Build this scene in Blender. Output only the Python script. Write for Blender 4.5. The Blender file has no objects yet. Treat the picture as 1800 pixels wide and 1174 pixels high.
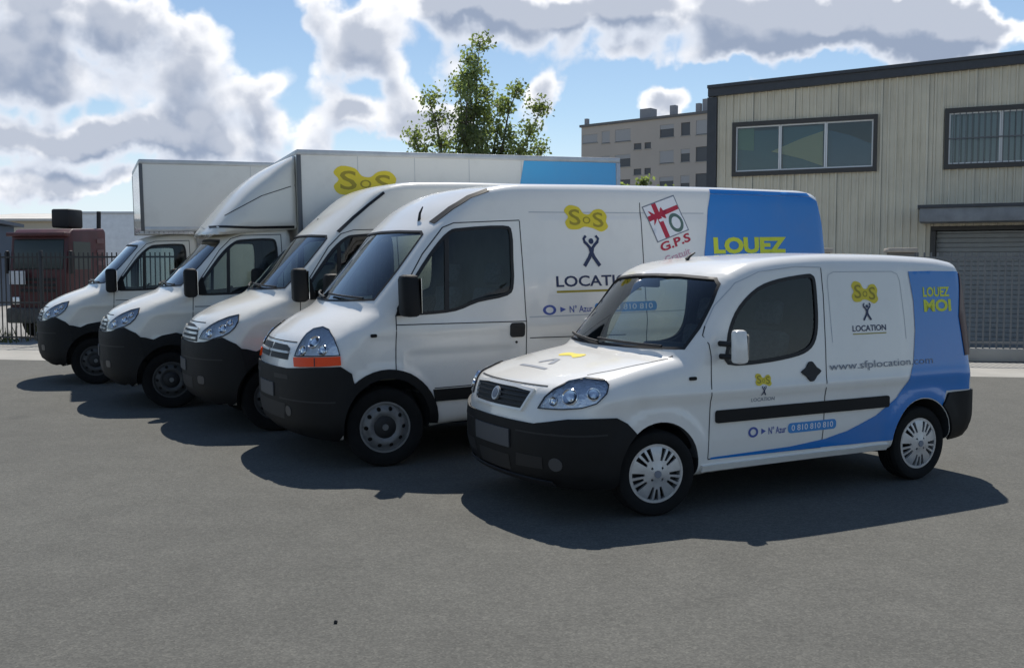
import bpy, bmesh, math, random
import numpy as np
from mathutils import Vector, Matrix
from mathutils.geometry import delaunay_2d_cdt

scene = bpy.context.scene
col = scene.collection
R = math.radians
random.seed(7)

# ---------------------------------------------------------------- camera
CAM_H, FPX, HORIZON = 1.70, 1750.0, 474.0
cam_data = bpy.data.cameras.new('camera'); cam = bpy.data.objects.new('camera', cam_data); col.objects.link(cam)
cam_data.sensor_width = 36; cam_data.lens = FPX / 1800 * 36; cam_data.clip_start = .1; cam_data.clip_end = 4000
cam.location = (0, 0, CAM_H)
cam.rotation_euler = (math.pi / 2 - math.atan((587 - HORIZON) / FPX), 0, 0)
scene.camera = cam
scene.render.resolution_x, scene.render.resolution_y = 1024, 667
scene.view_settings.view_transform = 'Standard'; scene.view_settings.look = 'None'
scene.view_settings.exposure = 0.38; scene.view_settings.gamma = 1
scene.cycles.max_bounces = 8; scene.cycles.transparent_max_bounces = 16
scene.cycles.use_denoising = True
scene.cycles.caustics_reflective = False; scene.cycles.caustics_refractive = False

# ---------------------------------------------------------------- node helpers
def nd(nt, t, **kw):
    n = nt.nodes.new(t)
    for k, v in kw.items(): setattr(n, k, v)
    return n
def lk(nt, a, b): nt.links.new(a, b)
def mth(nt, op, a, b=None, c=None, clamp=False):
    n = nd(nt, 'ShaderNodeMath', operation=op); n.use_clamp = clamp
    for i, v in enumerate((a, b, c)):
        if v is None: continue
        if isinstance(v, (int, float)): n.inputs[i].default_value = v
        else: lk(nt, v, n.inputs[i])
    return n.outputs[0]
def vm(nt, op, a, b=None, out=0):
    n = nd(nt, 'ShaderNodeVectorMath', operation=op)
    for i, v in enumerate((a, b)):
        if v is None: continue
        if isinstance(v, (tuple, list)): n.inputs[i].default_value = v
        else: lk(nt, v, n.inputs[i])
    return n.outputs[out]
def noise(nt, vec, scale, detail=4, rough=.55, dist=0.):
    n = nd(nt, 'ShaderNodeTexNoise'); n.inputs['Scale'].default_value = scale; n.inputs['Detail'].default_value = detail
    n.inputs['Roughness'].default_value = rough; n.inputs['Distortion'].default_value = dist
    if vec is not None: lk(nt, vec, n.inputs['Vector'])
    return n.outputs['Fac']
def ramp(nt, fac, stops):
    n = nd(nt, 'ShaderNodeValToRGB'); lk(nt, fac, n.inputs[0]); e = n.color_ramp.elements
    while len(e) < len(stops): e.new(.5)
    for i, (p, c) in enumerate(stops):
        e[i].position = p; e[i].color = (*c, 1) if len(c) == 3 else c
    return n.outputs[0]
def sstepn(nt, x, a, b):
    n = nd(nt, 'ShaderNodeMapRange', interpolation_type='SMOOTHSTEP'); lk(nt, x, n.inputs[0])
    n.inputs[1].default_value = a; n.inputs[2].default_value = b
    return n.outputs[0]

# ---------------------------------------------------------------- sky and sun
SUN_EL, SUN_AZ = 57.0, 4.0          # azimuth measured from +Y (straight ahead) towards +X
world = bpy.data.worlds.new('World'); scene.world = world; world.use_nodes = True
world.cycles.sampling_method = 'NONE'
wt = world.node_tree; wt.nodes.clear()
sky = nd(wt, 'ShaderNodeTexSky', sky_type='NISHITA'); sky.sun_disc = False
sky.sun_elevation = R(SUN_EL); sky.sun_rotation = R(SUN_AZ); sky.air_density = 1.0; sky.dust_density = .02; sky.ozone_density = 1.0
bg_sky = nd(wt, 'ShaderNodeBackground'); lk(wt, sky.outputs[0], bg_sky.inputs[0]); bg_sky.inputs[1].default_value = 0.085
geo = nd(wt, 'ShaderNodeTexCoord')
sep = nd(wt, 'ShaderNodeSeparateXYZ'); lk(wt, geo.outputs['Generated'], sep.inputs[0])
az = mth(wt, 'ARCTAN2', sep.outputs[0], sep.outputs[1])
el = mth(wt, 'ARCSINE', sep.outputs[2])
comb = nd(wt, 'ShaderNodeCombineXYZ'); lk(wt, az, comb.inputs[0]); lk(wt, el, comb.inputs[1])
# cumulus heaps as world directions (azimuth, elevation, widths, weight), turned ragged by noise
CLOUDS = []
def cloud(px, py, rx, ry, w):
    a = math.atan((px - 900) / FPX); e = math.atan((HORIZON - py) / FPX * math.cos(a))
    CLOUDS.append((a, e, rx / FPX, ry / FPX * math.cos(a), w))
for c in [(60, 55, 200, 95, 1.45), (235, 35, 120, 70, .95), (70, 150, 150, 45, .6), (90, 240, 220, 40, 1.0), (385, 185, 95, 66, .95), (270, 268, 220, 34, 1.0), (455, 240, 50, 30, .5),
          (100, 325, 260, 30, 1.0), (420, 335, 220, 20, .9), (600, 290, 120, 22, .8),
          (640, 100, 112, 74, 1.5), (545, 40, 45, 40, .55), (735, 165, 45, 45, .75), (690, 222, 110, 30, 1.0), (560, 255, 50, 18, .6),
          (1000, 10, 230, 38, 1.3), (1300, 25, 240, 48, 1.45), (1500, 60, 180, 44, 1.3), (1180, 90, 150, 26, .8), (1700, 60, 55, 45, .75), (1640, 100, 90, 30, .7),
          (880, 70, 95, 55, 1.0), (800, 25, 80, 30, .8), (1080, 110, 90, 22, .55), (1640, 40, 110, 40, .9), (985, 155, 48, 45, 1.0), (960, 215, 55, 45, .9), (800, 230, 80, 45, .9), (1175, 168, 72, 28, 1.0), (1300, 150, 70, 22, .6), (1740, 125, 60, 22, .7)]:
    cloud(*c)
grp = bpy.data.node_groups.new('cloud_field', 'ShaderNodeTree')
grp.interface.new_socket('Vector', in_out='INPUT', socket_type='NodeSocketVector')
grp.interface.new_socket('Dir', in_out='INPUT', socket_type='NodeSocketVector')
grp.interface.new_socket('Density', in_out='OUTPUT', socket_type='NodeSocketFloat')
gi = nd(grp, 'NodeGroupInput'); go = nd(grp, 'NodeGroupOutput')
nz = nd(grp, 'ShaderNodeTexNoise'); nz.inputs['Scale'].default_value = 9; nz.inputs['Detail'].default_value = 5; nz.inputs['Roughness'].default_value = .6
lk(grp, gi.outputs[1], nz.inputs['Vector'])
wv = vm(grp, 'SUBTRACT', nz.outputs['Color'], (.5, .5, .5)); wv = vm(grp, 'MULTIPLY', wv, (.11, .085, 0))
P = vm(grp, 'ADD', gi.outputs[0], wv)
tot = None
for (a, e, ra, re, w) in CLOUDS:
    q = vm(grp, 'SUBTRACT', P, (a, e, 0)); q = vm(grp, 'MULTIPLY', q, (1 / ra, 1 / re, 0))
    d2 = vm(grp, 'DOT_PRODUCT', q, q, out=1)
    g = mth(grp, 'POWER', 2.718, mth(grp, 'MULTIPLY', d2, -1.0)); g = mth(grp, 'MULTIPLY', g, w)
    tot = g if tot is None else mth(grp, 'ADD', tot, g)
fbm = noise(grp, gi.outputs[1], 24, 6, .58, .2)
vor = nd(grp, 'ShaderNodeTexVoronoi', feature='F1'); vor.inputs['Scale'].default_value = 11; vor.inputs['Detail'].default_value = 2; vor.inputs['Roughness'].default_value = .55
_nw = nd(grp, 'ShaderNodeTexNoise'); _nw.inputs['Scale'].default_value = 14; _nw.inputs['Detail'].default_value = 3; lk(grp, gi.outputs[1], _nw.inputs['Vector'])
lk(grp, vm(grp, 'ADD', gi.outputs[1], vm(grp, 'MULTIPLY', _nw.outputs['Color'], (.05, .05, .05))), vor.inputs['Vector'])
puff = mth(grp, 'SUBTRACT', .70, vor.outputs['Distance'])
big = noise(grp, gi.outputs[1], 3.2, 5, .55)
bigc = mth(grp, 'MULTIPLY', sstepn(grp, big, .52, .72), .36)          # the same broken cumulus goes on all round the sky
tot = mth(grp, 'ADD', tot, bigc)
tot = mth(grp, 'ADD', tot, mth(grp, 'MULTIPLY', mth(grp, 'SUBTRACT', fbm, .5), .55)); tot = mth(grp, 'ADD', tot, mth(grp, 'MULTIPLY', puff, 1.15))
lk(grp, tot, go.inputs[0])
def field(off):
    g = nd(wt, 'ShaderNodeGroup'); g.node_tree = grp
    v = vm(wt, 'ADD', comb.outputs[0], off); lk(wt, v, g.inputs[0])
    d = vm(wt, 'ADD', geo.outputs['Generated'], (off[0], 0, off[1])); lk(wt, d, g.inputs[1])
    return g.outputs[0]
den = field((0, 0, 0)); den2 = field((0.0, .022, 0))
alpha = sstepn(wt, den, .42, .78)
thick = sstepn(wt, den, .64, 1.25)
lit = sstepn(wt, mth(wt, 'SUBTRACT', den, den2), -.22, .42)          # tops of the heaps catch the sun
# heaps seen against the sun show grey cores, heaps lit from the front do not
_sd = (math.sin(R(SUN_AZ)) * math.cos(R(SUN_EL)), math.cos(R(SUN_AZ)) * math.cos(R(SUN_EL)), math.sin(R(SUN_EL)))
toward = sstepn(wt, vm(wt, 'DOT_PRODUCT', geo.outputs['Generated'], _sd, out=1), -.35, .45)
thick = mth(wt, 'MULTIPLY', thick, mth(wt, 'ADD', mth(wt, 'MULTIPLY', toward, .75), .25))
ccol = nd(wt, 'ShaderNodeMix', data_type='RGBA'); lk(wt, thick, ccol.inputs[0])
ccol.inputs[6].default_value = (.61, .65, .725, 1); ccol.inputs[7].default_value = (.25, .302, .405, 1)
c2 = nd(wt, 'ShaderNodeMix', data_type='RGBA'); lk(wt, mth(wt, 'MULTIPLY', lit, mth(wt, 'SUBTRACT', 1.0, mth(wt, 'MULTIPLY', thick, .75))), c2.inputs[0])
lk(wt, ccol.outputs[2], c2.inputs[6]); c2.inputs[7].default_value = (.86, .86, .875, 1)
bg_c = nd(wt, 'ShaderNodeBackground'); lk(wt, c2.outputs[2], bg_c.inputs[0]); bg_c.inputs[1].default_value = 1.0
# pale haze low over the horizon, all round
haze_c = nd(wt, 'ShaderNodeBackground'); haze_c.inputs[0].default_value = (.58, .66, .77, 1); haze_c.inputs[1].default_value = 1.0
hz = nd(wt, 'ShaderNodeMapRange', interpolation_type='SMOOTHSTEP'); lk(wt, el, hz.inputs[0]); hz.inputs[1].default_value = .16; hz.inputs[2].default_value = .0; hz.inputs[3].default_value = 0.; hz.inputs[4].default_value = .85
mixh = nd(wt, 'ShaderNodeMixShader'); lk(wt, hz.outputs[0], mixh.inputs[0]); lk(wt, bg_sky.outputs[0], mixh.inputs[1]); lk(wt, haze_c.outputs[0], mixh.inputs[2])
mixw = nd(wt, 'ShaderNodeMixShader'); lk(wt, alpha, mixw.inputs[0]); lk(wt, mixh.outputs[0], mixw.inputs[1]); lk(wt, bg_c.outputs[0], mixw.inputs[2])
wo = nd(wt, 'ShaderNodeOutputWorld'); lk(wt, mixw.outputs[0], wo.inputs[0])
sun_d = bpy.data.lights.new('sun', 'SUN'); sun_d.energy = 3.6; sun_d.angle = R(.53); sun_d.color = (1, .955, .88)
sun = bpy.data.objects.new('sun', sun_d); col.objects.link(sun); sun.location = (0, 20, 40)
_s = Vector((math.sin(R(SUN_AZ)) * math.cos(R(SUN_EL)), math.cos(R(SUN_AZ)) * math.cos(R(SUN_EL)), math.sin(R(SUN_EL))))
sun.rotation_euler = _s.to_track_quat('Z', 'Y').to_euler()

# ---------------------------------------------------------------- materials
MATS = {}
def mat(name, color=(.5, .5, .5), rough=.5, metal=0., coat=0., spec=.5, var=0., vscale=6., bump=0., bscale=40., emit=None):
    if name in MATS: return MATS[name]
    m = bpy.data.materials.new(name); m.use_nodes = True; nt = m.node_tree; b = nt.nodes['Principled BSDF']
    b.inputs['Base Color'].default_value = (*color, 1); b.inputs['Roughness'].default_value = rough; b.inputs['Metallic'].default_value = metal
    b.inputs['Coat Weight'].default_value = coat; b.inputs['Coat Roughness'].default_value = .04; b.inputs['Specular IOR Level'].default_value = spec
    tc = nd(nt, 'ShaderNodeTexCoord')
    if var:
        f = noise(nt, tc.outputs['Object'], vscale, 5, .6)
        c = ramp(nt, f, [(.3, tuple(v * (1 - var) for v in color)), (.7, tuple(min(1, v * (1 + var)) for v in color))])
        lk(nt, c, b.inputs['Base Color'])
        rr = mth(nt, 'ADD', mth(nt, 'MULTIPLY', f, .2), rough - .1); lk(nt, rr, b.inputs['Roughness'])
    if bump:
        f2 = noise(nt, tc.outputs['Object'], bscale, 4, .6)
        bn = nd(nt, 'ShaderNodeBump'); bn.inputs['Strength'].default_value = bump; bn.inputs['Distance'].default_value = .01
        lk(nt, f2, bn.inputs['Height']); lk(nt, bn.outputs[0], b.inputs['Normal'])
    MATS[name] = m; return m
def glass(name, tint, refl=1.0, rough=0.0, k=1.15):
    if name in MATS: return MATS[name]
    m = bpy.data.materials.new(name); m.use_nodes = True; nt = m.node_tree; nt.nodes.clear()
    tr = nd(nt, 'ShaderNodeBsdfTransparent'); tr.inputs[0].default_value = (*tint, 1)
    gl = nd(nt, 'ShaderNodeBsdfGlossy'); gl.inputs['Roughness'].default_value = rough; gl.inputs[0].default_value = (refl,) * 3 + (1,)
    fr = nd(nt, 'ShaderNodeFresnel'); fr.inputs[0].default_value = 1.5
    mx = nd(nt, 'ShaderNodeMixShader'); o = nd(nt, 'ShaderNodeOutputMaterial')
    lk(nt, mth(nt, 'MULTIPLY', fr.outputs[0], k, clamp=True), mx.inputs[0]); lk(nt, tr.outputs[0], mx.inputs[1]); lk(nt, gl.outputs[0], mx.inputs[2]); lk(nt, mx.outputs[0], o.inputs[0])
    MATS[name] = m; return m

def paint(name, color, dirt=.06):
    """van paint: clear coat, faint road film that thickens low on the panels in streaks"""
    if name in MATS: return MATS[name]
    m = mat(name, color, .32, coat=.55); nt = m.node_tree; b = nt.nodes['Principled BSDF']
    tc = nd(nt, 'ShaderNodeTexCoord')
    f = noise(nt, tc.outputs['Object'], 2.3, 6, .65); g = noise(nt, tc.outputs['Object'], 38, 3, .6)
    k = mth(nt, 'MULTIPLY', sstepn(nt, f, .45, .75), dirt * 2.0); k = mth(nt, 'ADD', k, mth(nt, 'MULTIPLY', sstepn(nt, g, .55, .8), dirt))
    mx = nd(nt, 'ShaderNodeMix', data_type='RGBA'); lk(nt, k, mx.inputs[0]); mx.inputs[6].default_value = (*color, 1); mx.inputs[7].default_value = (.30, .28, .25, 1)
    lk(nt, mx.outputs[2], b.inputs['Base Color'])
    lk(nt, mth(nt, 'ADD', mth(nt, 'MULTIPLY', f, .15), .16), b.inputs['Roughness'])
    w = noise(nt, tc.outputs['Object'], 3.0, 2, .4); bn = nd(nt, 'ShaderNodeBump'); bn.inputs['Strength'].default_value = .06; bn.inputs['Distance'].default_value = .02
    lk(nt, w, bn.inputs['Height']); lk(nt, bn.outputs[0], b.inputs['Normal'])
    return m

M_WHITE = paint('white_paint', (.85, .825, .77), .04)
M_CREAM = paint('cream_white_paint', (.79, .765, .69), .06)
M_BOX = paint('box_panel_white', (.78, .765, .72), .07)
M_BLUE = paint('blue_wrap', (.006, .19, .57), .03)
M_CYAN = paint('sky_blue_wrap', (.045, .40, .76), .03)
M_DARK = mat('interior_dark', (.022, .023, .025), .8, var=.2)
M_CABIN = mat('cabin_trim', (.10, .105, .11), .8, var=.15)
M_PLAST = mat('black_plastic', (.0085, .0085, .0088), .62, spec=.28, var=.25, vscale=9, bump=.08, bscale=220)
M_TRIM = mat('rubber_trim', (.012, .012, .013), .6)
M_SEAM = mat('shut_line', (.03, .032, .035), .8)
M_TYRE = mat('tyre_rubber', (.010, .010, .010), .85, spec=.25, var=.3, vscale=14)
M_ALLOY = mat('wheel_silver', (.54, .54, .535), .36, metal=.45, var=.12, vscale=12)
M_RIMD = mat('wheel_steel_dark', (.06, .06, .06), .55, metal=.2, var=.2, vscale=12)
M_STEEL = mat('wheel_steel', (.20, .20, .198), .5, metal=.3, var=.2, vscale=12)
M_CHROME = mat('lamp_chrome', (.78, .80, .82), .12, metal=1.)
M_LAMP = mat('lamp_housing', (.95, .96, .98), .3, metal=.85, bump=1.0, bscale=34)
M_AMBER = mat('amber_lens', (.95, .075, .004), .35, spec=.3)
M_RED = mat('red_lens', (.055, .006, .007), .4)
M_WS = glass('windscreen_glass', (.74, .82, .79), k=1.6)
M_GLASS = glass('side_glass', (.62, .70, .67), k=.95)
M_LENS = glass('lens_glass', (.93, .95, .97))
M_SEAT = mat('seat_fabric', (.11, .12, .145), .9, var=.25, vscale=30)
M_DASH = mat('dash_plastic', (.085, .088, .092), .7)
M_PAPER = mat('paper_white', (.75, .76, .76), .8)
M_YELLOW = mat('decal_yellow', (.78, .62, .03), .45)
M_LIME = mat('decal_lime', (.70, .74, .04), .45)
M_OLIVE = mat('decal_olive', (.36, .285, .02), .5)
M_NAVY = mat('decal_navy', (.012, .025, .085), .45)
M_INDIGO = mat('decal_indigo', (.06, .10, .36), .45)
M_GREY = mat('decal_grey', (.20, .22, .26), .5)
M_CRIM = mat('decal_red', (.50, .02, .05), .45)
M_PINK = mat('decal_pink', (.62, .33, .42), .5)
M_GREEN = mat('decal_green', (.10, .17, .14), .5)
M_DWHITE = mat('decal_white', (.86, .86, .87), .4)
M_SKYD = mat('decal_mid_blue', (.05, .27, .62), .45)
M_FOG = mat('fog_lamp_dark', (.06, .063, .068), .3)
M_PLATE = mat('plate_dark', (.075, .078, .085), .5)

# ---------------------------------------------------------------- object helpers
def link_mesh(name, V, F, m=None, parent=None, smooth=40, mats=None, midx=None):
    me = bpy.data.meshes.new(name); me.from_pydata([tuple(map(float, v)) for v in V], [], [tuple(map(int, f)) for f in F]); me.validate(clean_customdata=False)
    for mm in (mats or [m]):
        if mm: me.materials.append(mm)
    if midx is not None: me.polygons.foreach_set('material_index', midx)
    if smooth: shade(me, smooth)
    o = bpy.data.objects.new(name, me); col.objects.link(o)
    if parent: o.parent = parent
    return o
def shade(me, ang):
    bm = bmesh.new(); bm.from_mesh(me); c = math.radians(ang)
    for f in bm.faces: f.smooth = True
    for e in bm.edges:
        if len(e.link_faces) == 2 and e.calc_face_angle(0) > c: e.smooth = False
    bm.to_mesh(me); bm.free()
def tag(o, label=None, cat=None, group=None, kind=None):
    if label: o['label'] = label
    if cat: o['category'] = cat
    if group: o['group'] = group
    if kind: o['kind'] = kind
    return o
def empty(name, loc=(0, 0, 0), rot=(0, 0, 0), parent=None):
    o = bpy.data.objects.new(name, None); o.empty_display_size = .2; col.objects.link(o); o.location = loc; o.rotation_euler = rot
    if parent: o.parent = parent
    return o
class MB:
    """collects boxes, tubes and lathes into one mesh"""
    def __init__(s): s.V = []; s.F = []
    def add(s, V, F):
        n = len(s.V); s.V += [tuple(v) for v in V]; s.F += [tuple(i + n for i in f) for f in F]; return s
    def box(s, a, b, bev=0., M=None):
        x0, y0, z0 = a; x1, y1, z1 = b
        if bev <= 0:
            V = [(x0, y0, z0), (x1, y0, z0), (x1, y1, z0), (x0, y1, z0), (x0, y0, z1), (x1, y0, z1), (x1, y1, z1), (x0, y1, z1)]
            F = [(0, 3, 2, 1), (4, 5, 6, 7), (0, 1, 5, 4), (1, 2, 6, 5), (2, 3, 7, 6), (3, 0, 4, 7)]
        else:
            bm = bmesh.new(); bmesh.ops.create_cube(bm, size=1)
            for v in bm.verts: v.co = Vector(((x0 + x1) / 2 + v.co.x * (x1 - x0), (y0 + y1) / 2 + v.co.y * (y1 - y0), (z0 + z1) / 2 + v.co.z * (z1 - z0)))
            bmesh.ops.bevel(bm, geom=bm.edges[:], offset=bev, segments=2, affect='EDGES', profile=.5)
            bm.verts.index_update(); V = [v.co[:] for v in bm.verts]; F = [[v.index for v in f.verts] for f in bm.faces]; bm.free()
        if M is not None: V = [(M @ Vector(v))[:] for v in V]
        return s.add(V, F)
    def tube(s, pts, r, n=8, closed=False, rs=None):
        pts = [Vector(p) for p in pts]; V = []; F = []; m = len(pts)
        for i, p in enumerate(pts):
            a = pts[i - 1] if (i > 0 or closed) else p; b = pts[(i + 1) % m] if (i < m - 1 or closed) else p
            t = (b - a).normalized(); u = t.cross(Vector((0, 0, 1)))
            if u.length < .05: u = t.cross(Vector((0, 1, 0)))
            u.normalize(); w = t.cross(u); rr = rs[i] if rs else r
            for k in range(n):
                an = 2 * math.pi * k / n; V.append((p + (u * math.cos(an) + w * math.sin(an)) * rr)[:])
        for i in range(m if closed else m - 1):
            for k in range(n):
                j = (i + 1) % m; F.append((i * n + k, i * n + (k + 1) % n, j * n + (k + 1) % n, j * n + k))
        if not closed: F.append(tuple(range(n))[::-1]); F.append(tuple((m - 1) * n + k for k in range(n)))
        return s.add(V, F)
    def lathe(s, prof, n=40, c=(0, 0, 0), axis='y'):
        """prof: (radius, axial) closed loop turned about the axis"""
        V = []; F = []; m = len(prof)
        for k in range(n):
            a = 2 * math.pi * k / n; ca, sa = math.cos(a), math.sin(a)
            for (r, h) in prof:
                p = (r * ca, h, r * sa) if axis == 'y' else (r * ca, r * sa, h)
                V.append((p[0] + c[0], p[1] + c[1], p[2] + c[2]))
        for k in range(n):
            j = (k + 1) % n
            for i in range(m):
                l = (i + 1) % m
                if axis == 'y': F.append((k * m + i, k * m + l, j * m + l, j * m + i))
                else: F.append((k * m + i, j * m + i, j * m + l, k * m + l))
        return s.add(V, F)
    def make(s, name, m, parent=None, smooth=40): return link_mesh(name, s.V, s.F, m, parent, smooth)

# ---------------------------------------------------------------- flat outlines -> sheets
def inpoly(P, poly):
    x, y = P[:, 0], P[:, 1]; r = np.zeros(len(P), bool); n = len(poly)
    for i in range(n):
        x1, y1 = poly[i]; x2, y2 = poly[(i + 1) % n]
        if y1 == y2: continue
        c = ((y1 > y) != (y2 > y)) & (x < (x2 - x1) * (y - y1) / (y2 - y1) + x1); r ^= c
    return r
def resamp(poly, res):
    out = []
    for i in range(len(poly)):
        a = np.array(poly[i], float); b = np.array(poly[(i + 1) % len(poly)], float); n = max(1, int(math.ceil(np.hypot(*(b - a)) / res)))
        out += [a + (b - a) * k / n for k in range(n)]
    return np.array(out)
def tri2d(outer, holes=(), res=.06):
    loops = [resamp(outer, res)] + [resamp(h, res) for h in holes]
    P = np.concatenate(loops); E = []; k = 0
    for l in loops: E += [(k + i, k + (i + 1) % len(l)) for i in range(len(l))]; k += len(l)
    lo, hi = P.min(0), P.max(0)
    gx, gy = np.meshgrid(np.arange(lo[0] + res / 2, hi[0], res), np.arange(lo[1] + res / 2, hi[1], res)); G = np.stack([gx.ravel(), gy.ravel()], 1)
    if len(G):
        ok = inpoly(G, loops[0])
        for h in loops[1:]: ok &= ~inpoly(G, h)
        G = G[ok]
        if len(G):
            d = np.sqrt(((G[:, None] - P[None]) ** 2).sum(2)).min(1); G = G[d > res * .45]
        P = np.concatenate([P, G])
    vs, es, fs, *_ = delaunay_2d_cdt([Vector(p) for p in P], E, [], 0, 1e-6)
    V = np.array([v[:] for v in vs]); T = np.array([f for f in fs if len(f) == 3])
    c = V[T].mean(1); ok = inpoly(c, loops[0])
    for h in loops[1:]: ok &= ~inpoly(c, h)
    return V, T[ok]
def border(T):
    cnt = {}
    for t in T:
        for i in range(3):
            a, b = int(t[i]), int(t[(i + 1) % 3]); cnt[(a, b)] = cnt.get((a, b), 0) + 1
    return [(a, b) for (a, b) in cnt if (b, a) not in cnt]
def thicken(P, N, T, off, th):
    T = np.array(T); n = np.cross(P[T[:, 1]] - P[T[:, 0]], P[T[:, 2]] - P[T[:, 0]])
    if (n * N[T[:, 0]]).sum() < 0: T = T[:, ::-1]
    V = P + N * off; F = [tuple(t) for t in T]
    if th:
        k = len(V); V = np.concatenate([V, P + N * (off - th)])
        F += [(t[0] + k, t[2] + k, t[1] + k) for t in T] + [(b, a, a + k, b + k) for a, b in border(T)]
    return V, F
def rrect(x0, y0, x1, y1, r, n=5):
    out = []
    for cx, cy, a0 in ((x1 - r, y1 - r, 0), (x0 + r, y1 - r, 90), (x0 + r, y0 + r, 180), (x1 - r, y0 + r, 270)):
        for k in range(n + 1): a = R(a0 + 90 * k / n); out.append((cx + r * math.cos(a), cy + r * math.sin(a)))
    return out
def ell(cx, cy, rx, ry, n=28): return [(cx + rx * math.cos(2 * math.pi * k / n), cy + ry * math.sin(2 * math.pi * k / n)) for k in range(n)]
def smooth_poly(pts, n=4):
    """closed Catmull-Rom through the points"""
    P = np.array(pts, float); out = []; m = len(P)
    for i in range(m):
        a, b, c, d = P[i - 1], P[i], P[(i + 1) % m], P[(i + 2) % m]
        for k in range(n):
            t = k / n; out.append(tuple(.5 * ((2 * b) + (c - a) * t + (2 * a - 5 * b + 4 * c - d) * t * t + (3 * b - a - 3 * c + d) * t ** 3)))
    return out
def shrink(poly, d):
    """inset a polygon by d (towards its inside)"""
    P = np.array(poly, float); e = np.roll(P, -1, 0) - P; A = (P[:, 0] * np.roll(P[:, 1], -1) - np.roll(P[:, 0], -1) * P[:, 1]).sum()
    nrm = np.stack([-e[:, 1], e[:, 0]], 1) / (np.linalg.norm(e, axis=1, keepdims=True) + 1e-9) * (1 if A > 0 else -1)
    m = nrm + np.roll(nrm, 1, 0); m /= (np.linalg.norm(m, axis=1, keepdims=True) + 1e-9)
    s = np.clip((m * nrm).sum(1), .45, 1)
    return [tuple(p) for p in P + m * (d / s)[:, None]]
def ribbon(pts, w):
    P = np.array(pts, float); t = np.gradient(P, axis=0); t /= np.linalg.norm(t, axis=1, keepdims=True); n = np.stack([-t[:, 1], t[:, 0]], 1) * w / 2
    return [tuple(p) for p in P + n] + [tuple(p) for p in (P - n)[::-1]]
def densify(pts, res):
    out = []
    for a, b in zip(pts[:-1], pts[1:]):
        a = np.array(a, float); b = np.array(b, float); n = max(1, int(np.hypot(*(b - a)) / res))
        out += [tuple(a + (b - a) * k / n) for k in range(n)]
    return out + [tuple(pts[-1])]
TEXTS = {}
def text2d(s, bold=.0):
    """2-D triangles of a word, scaled to the unit box"""
    if (s, bold) in TEXTS: return TEXTS[(s, bold)]
    cu = bpy.data.curves.new('t', 'FONT'); cu.body = s; cu.size = 1; cu.offset = bold; cu.resolution_u = 3; cu.fill_mode = 'FRONT'
    o = bpy.data.objects.new('t', cu); col.objects.link(o); bpy.context.view_layer.update()
    me = bpy.data.meshes.new_from_object(o.evaluated_get(bpy.context.evaluated_depsgraph_get()))
    V = np.array([v.co[:2] for v in me.vertices]); F = [tuple(p.vertices) for p in me.polygons]
    bpy.data.objects.remove(o); bpy.data.curves.remove(cu); bpy.data.meshes.remove(me)
    lo, hi = V.min(0), V.max(0); V = (V - lo) / (hi - lo); TEXTS[(s, bold)] = (V, F); return V, F
# ---------------------------------------------------------------- implicit van bodies (numpy only)
def fillet(pts, n=4):
    """closed polygon (x, z, r) -> polyline with rounded corners"""
    out = []; m = len(pts)
    for i in range(m):
        p = np.array(pts[i][:2], float); r = pts[i][2]
        a = np.array(pts[i - 1][:2], float) - p; b = np.array(pts[(i + 1) % m][:2], float) - p
        la, lb = np.hypot(*a), np.hypot(*b)
        d = min(r, la * .48, lb * .48)
        if d < 1e-4: out.append(p); continue
        A, B = p + a / la * d, p + b / lb * d
        for k in range(n + 1):
            t = k / n
            out.append((1 - t) ** 2 * A + 2 * t * (1 - t) * p + t * t * B)
    return np.array(out)

def sdpoly(x, z, poly):
    a = poly; b = np.roll(poly, -1, 0); e = b - a; ee = (e * e).sum(1)
    out = np.empty(x.shape)
    for s in range(0, len(x), 6000):
        X = x[s:s + 6000, None]; Z = z[s:s + 6000, None]
        wx = X - a[:, 0]; wz = Z - a[:, 1]
        t = np.clip((wx * e[:, 0] + wz * e[:, 1]) / ee, 0, 1)
        dx = wx - e[:, 0] * t; dz = wz - e[:, 1] * t
        d = np.sqrt((dx * dx + dz * dz).min(1))
        cr = e[:, 0] * wz - e[:, 1] * wx
        up = (a[:, 1] <= Z) & (b[:, 1] > Z) & (cr > 0)
        dn = (a[:, 1] > Z) & (b[:, 1] <= Z) & (cr < 0)
        inside = (up.sum(1) - dn.sum(1)) != 0
        out[s:s + 6000] = np.where(inside, -d, d)
    return out

def smax(a, b, k):
    h = np.clip(k - np.abs(a - b), 0, None) / k
    return np.maximum(a, b) + h * h * k * .25

def sstep(a, b, x):
    t = np.clip((x - a) / (b - a), 0, 1); return t * t * (3 - 2 * t)

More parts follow.
